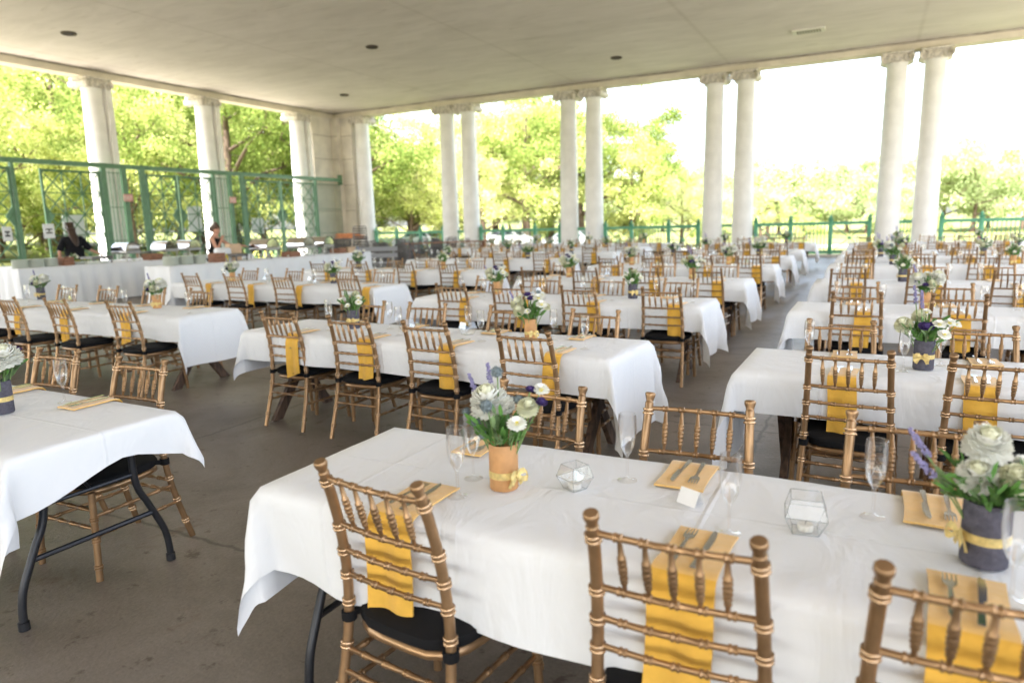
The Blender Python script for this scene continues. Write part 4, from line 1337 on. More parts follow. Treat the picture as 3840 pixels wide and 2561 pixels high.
# second row
dress('second-row middle table', -2.80, 4.08, 3.06, .72, R(-2.8), (-1.17, -.45, .28, 1.06), (-1.02, -.38, .38, 1.08), 0,
      [(-.74, .04, 1, 'small', .4), (.80, .08, 0, 'mix', .8)], [(-.25, .08), (.28, .10)], True, False, 4, 'wood', (.36, .56), (.245, .25), (.17, .15, .10, .02), -.20, None, .075, .04)
dress('second-row right table', .95, 3.93, 3.06, .73, R(-.5), (-1.0, -.42, .20, .85), (-1.08, -.42, .25, .9), 0,
      [(-.69, .0, 1, 'violet', R(-12))], [(-.1, .1)], True, False, 5, 'wood', (.56, .5), (.235, .25), .05, -.20, None, -.04, .04)
dress('second-row left table', -7.62, 4.56, 3.94, .72, R(0), (-1.35, -.45, .42, 1.42), (-1.4, -.58, .28, 1.05), 0,
      [(-1.47, .36-.0, 1, 'round', .3), (1.04, .12, 0, 'round', .5)], [(-.55, .12), (.25, .15)], True, False, 6, 'wood', (.4, .50), (.25, .25), -.08, -.10, None, -.42, .05)
# third row
dress('third-row middle table', -2.86, 6.55, 3.08, .73, R(-.5), (-1.12, -.42, .36, 1.17), (-1.2, -.45, .3, 1.1), 0,
      [(-.81, .18, 0, 'mix', .2), (.77, .12, 1, 'small', .6)], [(-.3, .1), (.32, .08)], True, True, 7, 'wood', (.4, .52), (.25, .25), .10, -.12, None, .10, .05)
dress('third-row right table', .96, 6.42, 3.06, .73, R(0), (-1.04, -.36, .35, 1.0), (-1.05, -.35, .3, 1.0), 0,
      [(-.55, .0, 0, 'round', .8)], [(.2, .08)], True, True, 8, 'wood', (.55, .5), (.25, .25), .13, -.16, None, .04, .05)
dress('third-row left table', -7.62, 7.44, 3.94, .72, R(-1), (-1.55, -.62, .35, 1.55), (-1.5, -.5, .5, 1.3), 0,
      [(-1.15, .10, 0, 'round', .1), (.85, .16, 1, 'mix', .5)], [(-.4, .1), (.5, .1)], True, True, 9, 'wood', (.4, .52), (.25, .25), .03, -.08, None, .14, .05)
# rows four to eight
rows = [('fourth-row', 1, (-2.86, 8.98, 3.06), (.96, 8.97, 3.06), (-7.60, 10.22, 3.94)),
        ('fifth-row', 1, (-2.86, 11.78, 3.06), (.96, 11.9, 3.06), (-7.60, 13.60, 3.94)),
        ('sixth-row', 2, (-2.88, 14.40, 3.06), (.98, 14.18, 3.06), (-7.60, 16.62, 3.94)),
        ('seventh-row', 2, (-2.90, 17.0, 3.06), (1.4, 16.48, 3.9), (-7.60, 19.30, 3.94)),
        ('eighth-row', 2, (-2.95, 21.5, 3.06), (1.4, 21.25, 3.9), (-7.60, 22.6, 3.94))]
bqs = ['round', 'mix', 'small', 'edge', 'violet', 'front']
sn = 30
for rname, lod, M_, R_, L_ in rows:
    for blk, (cx, cy_, L) in (('middle', M_), ('right', R_), ('left', L_)):
        sn += 1
        rn = random.Random(sn)
        n = 5 if (L > 3.5 and blk == 'right') else 4
        p = L/n
        near = [-L/2+p*(i+.5)+rn.uniform(-.09, .09) for i in range(n)]
        far = [-L/2+p*(i+.5)+rn.uniform(-.09, .09) for i in range(n)]
        v = [(-L*.25+rn.uniform(-.2, .2), rn.uniform(-.05, .1), rn.randrange(2), rn.choice(bqs), rn.uniform(0, 6)), (L*.24+rn.uniform(-.2, .2), rn.uniform(-.05, .1), rn.randrange(2), rn.choice(bqs), rn.uniform(0, 6))]
        dress(f'{rname} {blk} table', cx, cy_, L, .72, rn.uniform(-.012, .012), near, far, lod, v, [(-L*.12, .05), (L*.36, .05)] if lod < 2 else [(0, .05)], False, True, sn, 'wood', (.55, .55), (.25, .25), .08, -.10, None, .09, .07)
for i, (cy_, nm_) in enumerate(((19.9, 'far-left table beside the dark folded furniture'), (23.3, 'far-left table nearest the balustrade'))):
    rn = random.Random(60+i)
    dress(nm_, -11.3, cy_, 2.5, .72, 0, (-.8, 0, .8), (-.8, 0, .8), 2, [(.3, .05, i, 'round', 1.0)], [], False, True, 61+i, 'wood', (.45, .45), (.25, .25), .08, -.10, None, .09, .08)

# ------------------------------------------------------------------ buffet
def skirted(x0, x1, y0, y1, z, label, seed, name='buffet_table'):
    t = empty(name, ((x0+x1)/2, (y0+y1)/2, 0)); tag(t, label, 'buffet table', 'skirted buffet tables')
    hx, hy = (x1-x0)/2, (y1-y0)/2
    m = MB().use(PLAST); m.box(-hx+.02, hx-.02, -hy+.02, hy-.02, z-.05, z-.012); 
    for sx in (-1, 1):
        for sy in (-1, 1): m.box(sx*(hx-.12)-.02, sx*(hx-.12)+.02, sy*(hy-.12)-.02, sy*(hy-.12)+.02, 0.001, z-.051)
    m.build('table_frame', t, 0)
    c = MB().use(CLOTH)
    per = []
    n = int(2*(hx+hy)*2/.04)
    tot = 4*(hx+hy)
    for i in range(n):
        s = tot*i/n
        if s < 2*hx: p = (-hx+s, -hy, 0, -1)
        elif s < 2*hx+2*hy: p = (hx, -hy+s-2*hx, 1, 0)
        elif s < 4*hx+2*hy: p = (hx-(s-2*hx-2*hy), hy, 0, 1)
        else: p = (-hx, hy-(s-4*hx-2*hy), -1, 0)
        per.append(p+(s,))
    V = []; F = []
    lv = [(0, 0, -.25), (0, 0, 0), (.006, -.02, .2), (.012, -.25, .7), (.016, -.55, 1), (.02, -(z-.015), 1.1)]
    for off, dz, am in lv:
        for (x, y, nx, ny, s) in per:
            w = off + (max(0, am)*(.030*math.sin(s*17+4*noise.noise((s*.8, seed, 0))) + .03*noise.noise((s*2.2, seed, dz))) if am > 0 else -.02)
            V.append((x+nx*w, y+ny*w, z+dz))
    for r_ in range(len(lv)-1):
        for i in range(n):
            j = (i+1) % n; F.append((r_*n+i, (r_+1)*n+i, (r_+1)*n+j, r_*n+j))
    F.append(tuple(range(n)))
    c.add(V, F)
    o = put('table_skirt', c.mesh('table_skirt', 60), None, ((x0+x1)/2, (y0+y1)/2, 0)); tag(o, 'white pleated skirt on the ' + label.replace('long ', '').replace('buffet table ', 'table '), 'tablecloth', 'skirts on the buffet tables')
ZB = .862
skirted(-16.75, -15.95, 8.25, 14.6, .86, 'long buffet table further left, by the black-shirted person', 1)
skirted(-13.25, -12.48, 9.25, 15.6, .86, 'long buffet table nearer the dining tables, with plates at its left end', 2)
skirted(-19.4, -18.6, 9.6, 14.2, .80, 'service table behind the person in the black shirt', 3)

def chafer(x, y, label, s=1.0):
    t = empty('chafing_dish', (x, y, ZB)); t.scale = (s, s, s); tag(t, label, 'chafing dish', 'silver roll-top chafing dishes')
    st_ = MB().use(DSTEEL)
    for sx in (-1, 1):
        for sy in (-1, 1): st_.tube([(sx*.27, sy*.17, 0), (sx*.26, sy*.165, .12), (sx*.26, sy*.165, .20)], .011, 6)
    st_.box(-.27, .27, -.012, .012, .055, .062); st_.lathe([(.04, .063), (.045, .065), (.045, .11), (.04, .112)], 12, T(-.12, 0, 0)); st_.lathe([(.04, .063), (.045, .065), (.045, .11), (.04, .112)], 12, T(.12, 0, 0))
    st_.build('stand', t)
    p = MB().use(DSTEEL); p.bevbox(-.30, .30, -.19, .19, .185, .262, .012); p.build('water_pan', t)
    l = MB().use(CHROME)
    n = 14; V = []; F = []
    for i in range(n+1):
        a = PI*i/n
        for x_ in (-.295, .295): V.append((x_, -.185*math.cos(a), .264+.195*math.sin(a)))
    F = [(2*i, 2*i+1, 2*i+3, 2*i+2) for i in range(n)]
    F.append(tuple(2*i for i in range(n+1))); F.append(tuple(reversed([2*i+1 for i in range(n+1)])))
    l.add(V, F); ld = l.build('lid', t)
    h = MB().use(DSTEEL); h.tube([(-.09, -.19, .33), (-.09, -.225, .345), (.09, -.225, .345), (.09, -.19, .33)], .009, 6); h.build('handle', ld)
    rm = MB().use(DARKMETAL)
    rm.tube([(.297, -.19*math.cos(PI*i/14), .266+.199*math.sin(PI*i/14)) for i in range(15)], .008, 6); rm.build('lid_rim', ld)
for x, y, w in ((-16.35, 10.95, 'first from left'), (-16.35, 12.02, 'second from left'), (-16.35, 12.72, 'third from left, left of the bare-armed person'), (-12.9, 12.12, 'fourth from left, right of the paper bag'), (-12.9, 13.33, 'fifth from left'), (-12.9, 14.05, 'right-most')):
    chafer(x, y, f'silver roll-top chafing dish on the buffet, {w}')
def stack_of_plates(x, y, h, label, r=.145):
    m = MB().use(PLATE)
    n = int(h/.012); pr = []
    for i in range(n):
        z = i*.012; pr += [(r*.9, z+.001), (r, z+.008), (r, z+.0115), (r*.93, z+.012)]
    m.lathe([(r*.6, 0)] + pr + [(r*.55, n*.012-.006)], 28)
    o = m.build('plate_stack', None, 30, loc=(x, y, ZB)); tag(o, label, 'plates', 'stacks of plates on the buffet')
for i, (y, w) in enumerate(((8.42, 'left'), (8.74, 'middle'), (9.06, 'right'))):
    stack_of_plates(-16.2, y, .19, f'{w} of three stacks of pale plates, left end of the buffet')
for i, (y, w) in enumerate(((9.52, 'left'), (9.87, 'middle'), (10.2, 'right'))):
    stack_of_plates(-12.8, y, .19, f'{w} of three stacks of pale plates, left end of the nearer buffet', .15)
def crate(x, y, w, d, h, label, m=None, rz=0.0, z=None):
    b = MB().use(m or CRATE)
    tk = .014
    b.box(-w/2, w/2, -d/2, -d/2+tk, 0, h); b.box(-w/2, w/2, d/2-tk, d/2, 0, h); b.box(-w/2, -w/2+tk, -d/2+tk+.0005, d/2-tk-.0005, 0, h); b.box(w/2-tk, w/2, -d/2+tk+.0005, d/2-tk-.0005, 0, h)
    b.box(-w/2+tk+.0005, w/2-tk-.0005, -d/2+tk+.0005, d/2-tk-.0005, .002, .02)
    b.box(-w/2+tk, w/2-tk, -d/2+tk, d/2-tk, h-.03, h-.018)
    o = b.build('wooden_box', None, 0, loc=(x, y, ZB if z is None else z), rot=(0, 0, rz)); tag(o, label, 'box', 'brown wooden boxes on the buffet')
crate(-16.15, 9.36, .28, .22, .19, 'brown wooden box in front of the person in the black shirt')
crate(-16.15, 11.52, .34, .34, .16, 'brown wooden box between the first and second chafing dishes')
crate(-12.75, 10.62, .26, .24, .2, 'brown wooden box right of the nearer plate stacks', z=ZB)
crate(-12.7, 12.78, .30, .34, .13, 'brown wooden box between the fourth and fifth chafing dishes')
crate(-12.75, 14.55, .34, .26, .13, 'brown wooden box just right of the last chafing dish')
crate(-12.75, 14.92, .34, .30, .15, 'pale wooden box at the right end of the buffet', KRAFT)
def tray(x, y, w, d, label, legs=True, z=None):
    t = empty('serving_tray', (x, y, ZB if z is None else z)); tag(t, label, 'tray', 'dark serving trays on the buffet')
    m = MB().use(DARKG); m.bevbox(-w/2, w/2, -d/2, d/2, .10 if legs else .002, .16 if legs else .05, .01); m.build('pan', t, 0)
    if legs:
        k = MB().use(DARKG)
        for sx in (-1, 1):
            for sy in (-1, 1): k.box(sx*(w/2-.03)-.012, sx*(w/2-.03)+.012, sy*(d/2-.03)-.012, sy*(d/2-.03)+.012, 0, .0995)
        k.build('leg', t, 0)
tray(-16.35, 10.2, .5, .5, 'dark raised serving tray right of the person in the black shirt')
tray(-12.8, 11.15, .5, .36, 'dark raised tray in front of the paper bag', True)
tray(-16.3, 11.42, .3, .2, 'small dark tray behind the box between chafing dishes', False, ZB+.17)
def wicker(x, y, label):
    m = MB().use(DARKG)
    for i in range(26):
        a = 2*PI*i/26
        m.tube([(.20*math.cos(a), .26*math.sin(a), 0), (.235*math.cos(a), .30*math.sin(a), .2)], .007, 4)
    for z in (.01, .05, .09, .13, .17, .2):
        k = 1+.175*z/.2
        m.tube([(.20*k*math.cos(2*PI*i/24), .26*k*math.sin(2*PI*i/24), z) for i in range(25)], .008, 4)
    m.prism([(.19*math.cos(2*PI*i/20), .25*math.sin(2*PI*i/20)) for i in range(20)], .001, .012)
    o = m.build('wicker_basket', None, 40, loc=(x, y, ZB+.155)); tag(o, label, 'basket')
wicker(-12.8, 14.78, 'dark wicker basket on the boxes at the right end of the buffet')
# paper bag, salad bowl, juice bottle, bread dish on the buffet
m = MB().use(KRAFT)
V = [(-.09, -.15, 0), (.09, -.15, 0), (.09, .15, 0), (-.09, .15, 0), (-.10, -.155, .2), (.10, -.16, .2), (.10, .155, .2), (-.10, .16, .2), (-.07, -.16, .38), (.075, -.15, .37), (.07, .16, .38), (-.08, .15, .37)]
m.add(V, [(0, 3, 2, 1)] + [(a+i, a+(i+1) % 4, a+4+(i+1) % 4, a+4+i) for a in (0, 4) for i in range(4)])
o = m.build('paper_bag', None, 30, loc=(-13.02, 11.32, ZB)); tag(o, 'tan paper bag standing on the buffet beside the bare-armed person', 'bag')
m = MB().use(SIGNW); m.bevbox(-.12, .12, -.17, .17, .002, .3, .04); o = m.build('white_bag', None, 60, loc=(-13.0, 11.0, ZB)); tag(o, 'white bag on the buffet under the arm of the bare-armed person', 'bag')
m = MB().use(YCORE); m.lathe([(.032, 0), (.036, .004), (.036, .10), (.014, .14), (.014, .165), (.001, .166)], 14); o = m.build('juice_bottle', None, 40, loc=(-12.72, 10.86, ZB)); tag(o, 'small yellow bottle beside the bare-armed person', 'bottle')
m = MB().use(PLATE); m.lathe([(.07, 0), (.10, .01), (.15, .06), (.16, .075), (.15, .073), (.09, .02), (.001, .016)], 20)
rn = random.Random(3)
for k in range(40): m.use(GREEN if k % 2 else YCORE); leafblade(m, Vector((rn.uniform(-.08, .08), rn.uniform(-.08, .08), .05)), Vector((rn.uniform(-1, 1), rn.uniform(-1, 1), rn.uniform(.2, 1))), .08, .05, rn)
o = m.build('salad_bowl', None, 40, loc=(-16.2, 9.72, ZB)); tag(o, 'white bowl of green salad near the person in the black shirt', 'bowl')
for i, (y, lab) in enumerate(((9.86, 'white rectangular serving dish left of the raised dark tray'), (10.12, 'white rectangular serving dish in front of the raised dark tray'))):
    m = MB().use(PLATE); m.bevbox(-.09, .09, -.12, .12, 0, .05, .012); o = m.build('serving_dish', None, 30, loc=(-16.05, y, ZB)); tag(o, lab, 'dish', 'serving dishes on the buffet')
rn = random.Random(8)
for i in range(14):
    near = i % 2
    x = (-12.62 if near else -16.08) + rn.uniform(-.06, .06); y = (11.0 + i*.33) if near else (9.5 + i*.36)
    m = MB().use(PLATE if i % 3 else STEEL); r_ = rn.uniform(.035, .06)
    m.lathe([(r_*.7, 0), (r_, .008), (r_*1.1, .05), (r_*1.02, .052), (r_*.85, .012), (.001, .010)], 14)
    o = m.build('ramekin', None, 40, loc=(x, y, ZB)); tag(o, 'small round serving cup along the front edge of the ' + ('nearer buffet table' if near else 'farther buffet table'), 'cup', 'small serving cups on the nearer buffet table' if near else 'small serving cups on the farther buffet table')
# flowers on the buffet
t = bouquet_from(BQ['small'], -16.25, 9.62, .5, 'white flowers standing behind the salad bowl on the buffet', 1.2); t.location.z = ZB-.08
m = MB().use(SIGNW); m.lathe([(.03, 0), (.05, .003), (.05, .12), (.045, .122)], 12)

# ------------------------------------------------------------------ dark folded furniture beyond the buffet
def folding_chair_closed(x, y, rz, lean, label, z=0.0):
    m = MB().use(DARKG)
    for s in (-1, 1):
        m.tube([(s*.21, 0, .0), (s*.215, .04, .45), (s*.20, .02, .88), (s*.17, 0, .95)], .014, 6)
        m.tube([(s*.19, .05, .02), (s*.19, .10, .5), (s*.185, .09, .72)], .013, 6)
    m.tube([(-.17, 0, .95), (.17, 0, .95)], .014, 6)
    for z in (.72, .79, .86): m.box(-.18, .18, -.008, .008, z, z+.035)
    for z in (.30, .38, .46, .54, .62): m.box(-.18, .18, .06, .075, z, z+.04)
    m.tube([(-.19, .06, .12), (.19, .06, .12)], .011, 6)
    o = m.build('folded_chair', None, 40, loc=(x, y, z), rot=(lean, 0, rz)); tag(o, label, 'folded chair', 'dark folded chairs stacked beyond the buffet')
    return o
rn = random.Random(5)
fc = folding_chair_closed(-14.0, 17.0, .6, -.14, 'dark folded chair leaning in the pile beyond the buffet')
proto_fc = fc
def more_fc(x, y, rz, lean, z=0):
    o = proto_fc.copy(); col.objects.link(o); o.location = (x, y, z); o.rotation_euler = (lean, rn.uniform(-.12, .12), rz)
for k in range(28):
    t_ = k/27
    more_fc(-14.9 - 2.6*t_ + rn.uniform(-.5, .5) + 2.4*rn.random()*t_, 16.6 + 8.6*t_ + rn.uniform(-.3, .3), .9+rn.uniform(-.5, .5), -.14+rn.uniform(-.5, .35), rn.uniform(0, .12))
for k in range(12):
    more_fc(-13.6+rn.uniform(-.9, .9)-1.6*k/11, 18.2+5.6*k/11, 1.2+rn.uniform(-.6, .6), -.10+rn.uniform(-.25, .15))
def bench(x, y, rz, label):
    t = empty('resin_bench', (x, y, 0), rz); tag(t, label, 'bench', 'grey benches beyond the buffet')
    a = MB().use(FOLDG); a.box(-.62, .62, -.15, .13, .44, .47); a.build('seat', t, 0)
    b = MB().use(FOLDG); b.box(-.62, .62, .19, .215, .80, .93); b.box(-.62, .62, .17, .195, .60, .73); b.build('backrest', t, 0)
    for s in (-1, 1):
        l = MB().use(FOLDG); l.tube([(s*.5, -.16, 0), (s*.5, -.12, .44), (s*.5, .13, .44), (s*.5, .22, .93)], .022, 6); l.tube([(s*.5, .24, 0), (s*.5, .15, .44)], .022, 6); l.build('leg', t)
bench(-13.3, 16.9, R(38), 'pale grey slatted bench at the end of the buffet')
m = MB().use(CRATE)
for k in range(4): m.box(-1.7, 1.7, -.28+k*.15, -.28+k*.15+.12, .86, .90)
for sx in (-1, 1):
    m.box(sx*1.4-.03, sx*1.4+.03, -.3, .3, .001, .858)
o = m.build('plank_table', None, 0, loc=(-14.4, 22.6, 0), rot=(0, 0, R(48))); tag(o, 'brown plank table behind the pile of folded chairs', 'table')
t = empty('plank_cart', (-19.6, 23.2, 0), R(30)); tag(t, 'cart stacked with orange planks beside the corner pier', 'cart')
m = MB().use(ORNG)
for k in range(5): m.box(-.62+.07*(k % 3), .55-.16*(k % 2), -.3+.03*k, .28-.02*k, 1.10+k*.04, 1.136+k*.04)
m.build('planks', t, 0)
m = MB().use(DARKG)
for sx in (-1, 1):
    for sy in (-1, 1): m.tube([(sx*.65, sy*.25, .06), (sx*.65, sy*.25, 1.095)], .02, 6); m.ball((sx*.65, sy*.25, .06), .055, 8, 6)
m.box(-.7, .7, -.28, .28, 1.06, 1.095); m.box(-.7, .7, -.28, .28, .2, .24)
m.build('cart_frame', t)

# ------------------------------------------------------------------ people
dg = None
def skin_mesh(name, V, E, rad, mats, sub=2):
    me = bpy.data.meshes.new(name); me.from_pydata(V, E, []); me.update()
    ob = bpy.data.objects.new(name, me); col.objects.link(ob)
    md = ob.modifiers.new('s', 'SKIN'); md.use_smooth_shade = True
    if not me.skin_vertices: me.skin_vertices.new() if hasattr(me.skin_vertices, 'new') else None
    sv = me.skin_vertices[0].data
    for i, r in enumerate(rad): sv[i].radius = r if hasattr(r, '__len__') else (r, r); sv[i].use_root = (i == 0)
    s = ob.modifiers.new('d', 'SUBSURF'); s.levels = sub; s.render_levels = sub
    d = bpy.context.evaluated_depsgraph_get(); d.update()
    nm = bpy.data.meshes.new_from_object(ob.evaluated_get(d)); nm.name = name
    bpy.data.objects.remove(ob); bpy.data.meshes.remove(me)
    nm.materials.clear()
    for m in mats: nm.materials.append(m)
    nm.polygons.foreach_set('use_smooth', [True]*len(nm.polygons))
    return nm
class Sk:
    def __init__(s): s.v = []; s.e = []; s.r = []
    def add(s, p, r, par=None):
        s.v.append(tuple(p)); s.r.append(r)
        if par is not None: s.e.append((par, len(s.v)-1))
        return len(s.v)-1
    def chain(s, pts, par):
        for p, r in pts: par = s.add(p, r, par)
        return par
def hand(sk, wrist_i, wp, dv, up):
    """palm, four fingers of different lengths and a side thumb"""
    d = Vector(dv).normalized(); u = Vector(up); u = (u-d*u.dot(d)).normalized(); side = d.cross(u)
    wp = Vector(wp)
    palm = sk.add(wp+d*.05, (.020, .030), wrist_i); kn = sk.add(wp+d*.085, (.016, .034), palm)
    for k, L in ((-1.5, .060), (-.5, .075), (.5, .070), (1.5, .055)):
        b = wp+d*.092+side*k*.017
        sk.chain([(b, .0085), (b+d*L*.5-u*.012, .008), (b+d*L*.85-u*.03, .0065)], kn)
    b = wp+d*.035+side*.032
    sk.chain([(b, .011), (b+d*.03+side*.018-u*.01, .009), (b+d*.055+side*.018-u*.02, .008)], palm)
def person(loc, rz, label, arms, hair, shirt_sleeve, lean=0.0, hgt=1.0, bulk=1.0):
    t = empty('person', loc, rz); t.scale = (hgt, hgt, hgt); tag(t, label, 'person')
    b = Sk()
    pel = b.add((0, 0, .93), (.145, .11))
    wa = b.add((0, .01+lean*.2, 1.10), (.115, .09), pel); ch = b.add((0, .01+lean*.5, 1.28), (.145, .105), wa)
    sh = b.add((0, lean*.8, 1.385), (.105, .075), ch); nk = b.add((0, .01+lean, 1.455), (.050, .052), sh)
    j = b.add((0, .035+lean*1.15, 1.525), (.060, .066), nk); hd = b.add((0, .02+lean*1.25, 1.60), (.074, .088), j); tp = b.add((0, .015+lean*1.3, 1.668), (.058, .066), hd)
    b.chain([((0, .105+lean*1.2, 1.572), .016), ((0, .122+lean*1.2, 1.560), .011)], hd)   # nose
    for s in (-1, 1): b.chain([((s*.083, .01+lean*1.2, 1.575), (.010, .020)), ((s*.089, 0+lean*1.2, 1.585), (.007, .018))], hd)  # ears
    for s in (-1, 1):
        h = b.add((s*.088, 0, .86), (.088, .088), pel)
        k = b.chain([((s*.10, .012, .50), .058), ((s*.10, -.012, .30), .052), ((s*.10, -.02, .09), .036)], h)
        b.chain([((s*.105, .03, .045), (.038, .04)), ((s*.115, .13, .03), (.026, .04))], k)
    sl = []
    for s, (el, wr, up) in zip((-1, 1), arms):
        S0 = (s*.175, lean*.75, 1.375); q = b.add(S0, .052, sh)
        e_ = b.chain([(tuple(Vector(S0).lerp(Vector(el), .5)), .044), (el, .036)], q)
        w = b.chain([(tuple(Vector(el).lerp(Vector(wr), .4)), .035), (wr, .024)], e_)
        hand(b, w, wr, Vector(wr)-Vector(el), up)
        sl.append((S0, el))
    put('body', skin_mesh('person_body', b.v, b.e, b.r, [SKIN]), t)
    c = Sk()
    p0 = c.add((0, 0, .96), (.165, .13)); p1 = c.add((0, .01+lean*.2, 1.10), (.145, .115), p0); p2 = c.add((0, .01+lean*.5, 1.28), (.165, .125), p1); p3 = c.add((0, lean*.8, 1.385), (.118, .086), p2)
    c.add((0, .005+lean*.9, 1.425), (.075, .068), p3)
    c.add((0, 0, .86), (.17, .135), p0)
    for (s0, el), s in zip(sl, (-1, 1)):
        q = c.add((s0[0], s0[1], s0[2]), .064 if shirt_sleeve else .056, p3)
        if shirt_sleeve: c.chain([(tuple(Vector(s0).lerp(Vector(el), .4)), .066), (tuple(Vector(s0).lerp(Vector(el), shirt_sleeve)), .068)], q)
    c.r = [tuple(q*bulk for q in (r_ if hasattr(r_, '__len__') else (r_, r_))) for r_ in c.r]
    put('shirt', skin_mesh('person_shirt', c.v, c.e, c.r, [SHIRT]), t)
    c = Sk()
    p0 = c.add((0, 0, .92), (.155, .122))
    for s in (-1, 1): c.chain([((s*.092, 0, .85), .10), ((s*.10, .012, .50), .075), ((s*.10, -.012, .30), .068), ((s*.10, -.015, .10), .062)], p0)
    put('trousers', skin_mesh('person_trousers', c.v, c.e, c.r, [PANTS]), t)
    hm_ = Sk()
    L_ = lean*1.25
    a = hm_.add((0, -.012+L_, 1.655), (.088, .085)); a2 = hm_.add((0, .035+L_, 1.682), (.072, .045), a)
    bb = hm_.add((0, -.045+L_, 1.60), (.086, .065), a)
    if hair == 'long':
        bb = hm_.chain([((0, -.085+L_, 1.52), (.098, .06)), ((.02, -.15+L_*.9, 1.40), (.095, .05)), ((.035, -.19+L_*.8, 1.29), (.065, .035)), ((.045, -.20+L_*.7, 1.21), (.025, .018))], bb)
    else:
        bb = hm_.chain([((0, -.06+L_, 1.55), (.05, .04)), ((0, -.105+L_, 1.60), (.042, .042)), ((0, -.115+L_, 1.54), (.03, .03))], bb)
    put('hair', skin_mesh('person_hair', hm_.v, hm_.e, hm_.r, [HAIRB if hair == 'long' else HAIRC]), t)
    e = MB().use(BLACK)
    for s in (-1, 1):
        e = MB().use(BLACK); e.ball((s*.031, .094+L_, 1.592), (.010, .006, .006), 8, 5); e.build('eye', t)
    e = MB().use(PINK); e.ball((0, .101+L_, 1.532), (.022, .006, .006), 8, 5); e.build('mouth', t)
    return t
# seen from behind, reaching to the right over the buffet
person((-17.25, 10.25, 0), R(72), 'person seen from behind with long brown hair and black short-sleeved shirt at the buffet',
       (((-.31, .02, 1.10), (-.27, .20, .93), (0, 0, 1)), ((.36, .16, 1.12), (.55, .30, 1.03), (0, 0, 1))), 'long', .98, .12, 1.04, 1.22)
person((-13.75, 11.42, 0), R(-62), 'person in a black sleeveless top with tied-back hair, one hand raised, behind the buffet',
       (((-.26, .27, 1.22), (-.32, .54, 1.19), (0, 0, 1)), ((.21, .15, 1.10), (.07, .20, 1.34), (1, 0, 0))), 'tied', 0, .04, .985, 1.04)

# ------------------------------------------------------------------ trees
def tree_meshes(seed, h, crown_r, base_h, leafm, nclump=60, per=95, ls=.30, twist=.12):
    rn = random.Random(seed)
    tr_ = MB().use(BARK)
    top = Vector((rn.uniform(-.5, .5), rn.uniform(-.5, .5), h*.72))
    n = 8; P = []
    for i in range(n+1):
        t = i/n; P.append(Vector((top.x*t + twist*h*.1*math.sin(t*4+seed), top.y*t + twist*h*.1*math.cos(t*3+seed), h*.72*t)))
    r0_ = h*.026
    tr_.tube(P, [r0_*(1.45 if i == 0 else 1)*(1-.8*i/n) for i in range(n+1)], 9)
    tips = []
    nb = 13
    for k in range(nb):
        t = .26+.70*k/nb; b = P[min(n, int(t*n))].lerp(P[min(n, int(t*n)+1)], t*n-int(t*n))
        a = k*2.4+rn.uniform(-.4, .4); L = crown_r*(1.0-.45*max(0, t-.35)/.65)*rn.uniform(.75, 1.1)
        e = b + Vector((math.cos(a)*L, math.sin(a)*L, L*rn.uniform(.12, .62)))
        m_ = b.lerp(e, .5) + Vector((0, 0, L*.10))
        rb = r0_*(1-.75*t)*.55
        tr_.tube([b, m_, e], [rb, rb*.6, rb*.15], 6)
        for q in range(3):
            s = m_.lerp(e, rn.uniform(0, .8)); d = Vector((rn.uniform(-1, 1), rn.uniform(-1, 1), rn.uniform(-.2, .8))).normalized()*L*.42
            tr_.tube([s, s+d*.5+Vector((0, 0, .05)), s+d], [rb*.4, rb*.28, .01], 5)
            tips.append(s+d)
        tips.append(e); tips.append(m_)
    tips += [top+Vector((0, 0, h*.2)), top+Vector((crown_r*.3, 0, h*.12)), top+Vector((-crown_r*.3, .2, h*.14))]
    cr = MB()
    clumps = []
    for k in range(nclump):
        c = rn.choice(tips) + Vector((rn.gauss(0, .35), rn.gauss(0, .35), rn.gauss(0, .3)))*crown_r*.26
        c.z = max(c.z, base_h+rn.uniform(0, .6)); clumps.append((c, rn.uniform(.55, 1.15)*crown_r*.24))
    for c, R_ in clumps:
        cr.use(rn.choice(leafm))
        for j in range(per):
            d = Vector((rn.gauss(0, 1), rn.gauss(0, 1), rn.gauss(0, .7)))
            d = d.normalized()*R_*(rn.random()**.45)
            p = c + d
            nrm = (d.normalized()*.7 + Vector((rn.uniform(-1, 1), rn.uniform(-1, 1), rn.uniform(-.4, 1)))).normalized()
            x = nrm.orthogonal().normalized(); y = nrm.cross(x); a = rn.uniform(0, 6.28)
            xx = x*math.cos(a)+y*math.sin(a); yy = nrm.cross(xx)
            s = ls*rn.uniform(.6, 1.25)
            cr.add([p-xx*s*.5, p-yy*s*.32+nrm*s*.06, p+xx*s*.5, p+yy*s*.32+nrm*s*.06], [(0, 1, 2, 3)])
    return tr_.mesh('trunk', 60), cr.mesh('crown', 0)
LEAFP = leaf_mat('leaves_glare_tint', (.50, .56, .20), (.90, .88, .48), .5, 2.0)  # backlit, blown-out look painted in as a very pale leaf colour
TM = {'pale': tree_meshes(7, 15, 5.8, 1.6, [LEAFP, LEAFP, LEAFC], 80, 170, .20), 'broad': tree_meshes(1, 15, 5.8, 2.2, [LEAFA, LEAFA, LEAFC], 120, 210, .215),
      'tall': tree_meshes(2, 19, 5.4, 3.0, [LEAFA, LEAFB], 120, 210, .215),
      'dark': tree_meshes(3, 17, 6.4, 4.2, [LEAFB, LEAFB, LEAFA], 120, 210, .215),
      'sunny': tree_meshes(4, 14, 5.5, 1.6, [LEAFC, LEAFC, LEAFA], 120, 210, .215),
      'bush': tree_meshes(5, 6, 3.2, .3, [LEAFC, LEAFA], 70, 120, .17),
      'far': tree_meshes(6, 11, 6.5, .2, [LEAFD], 150, 110, .34)}
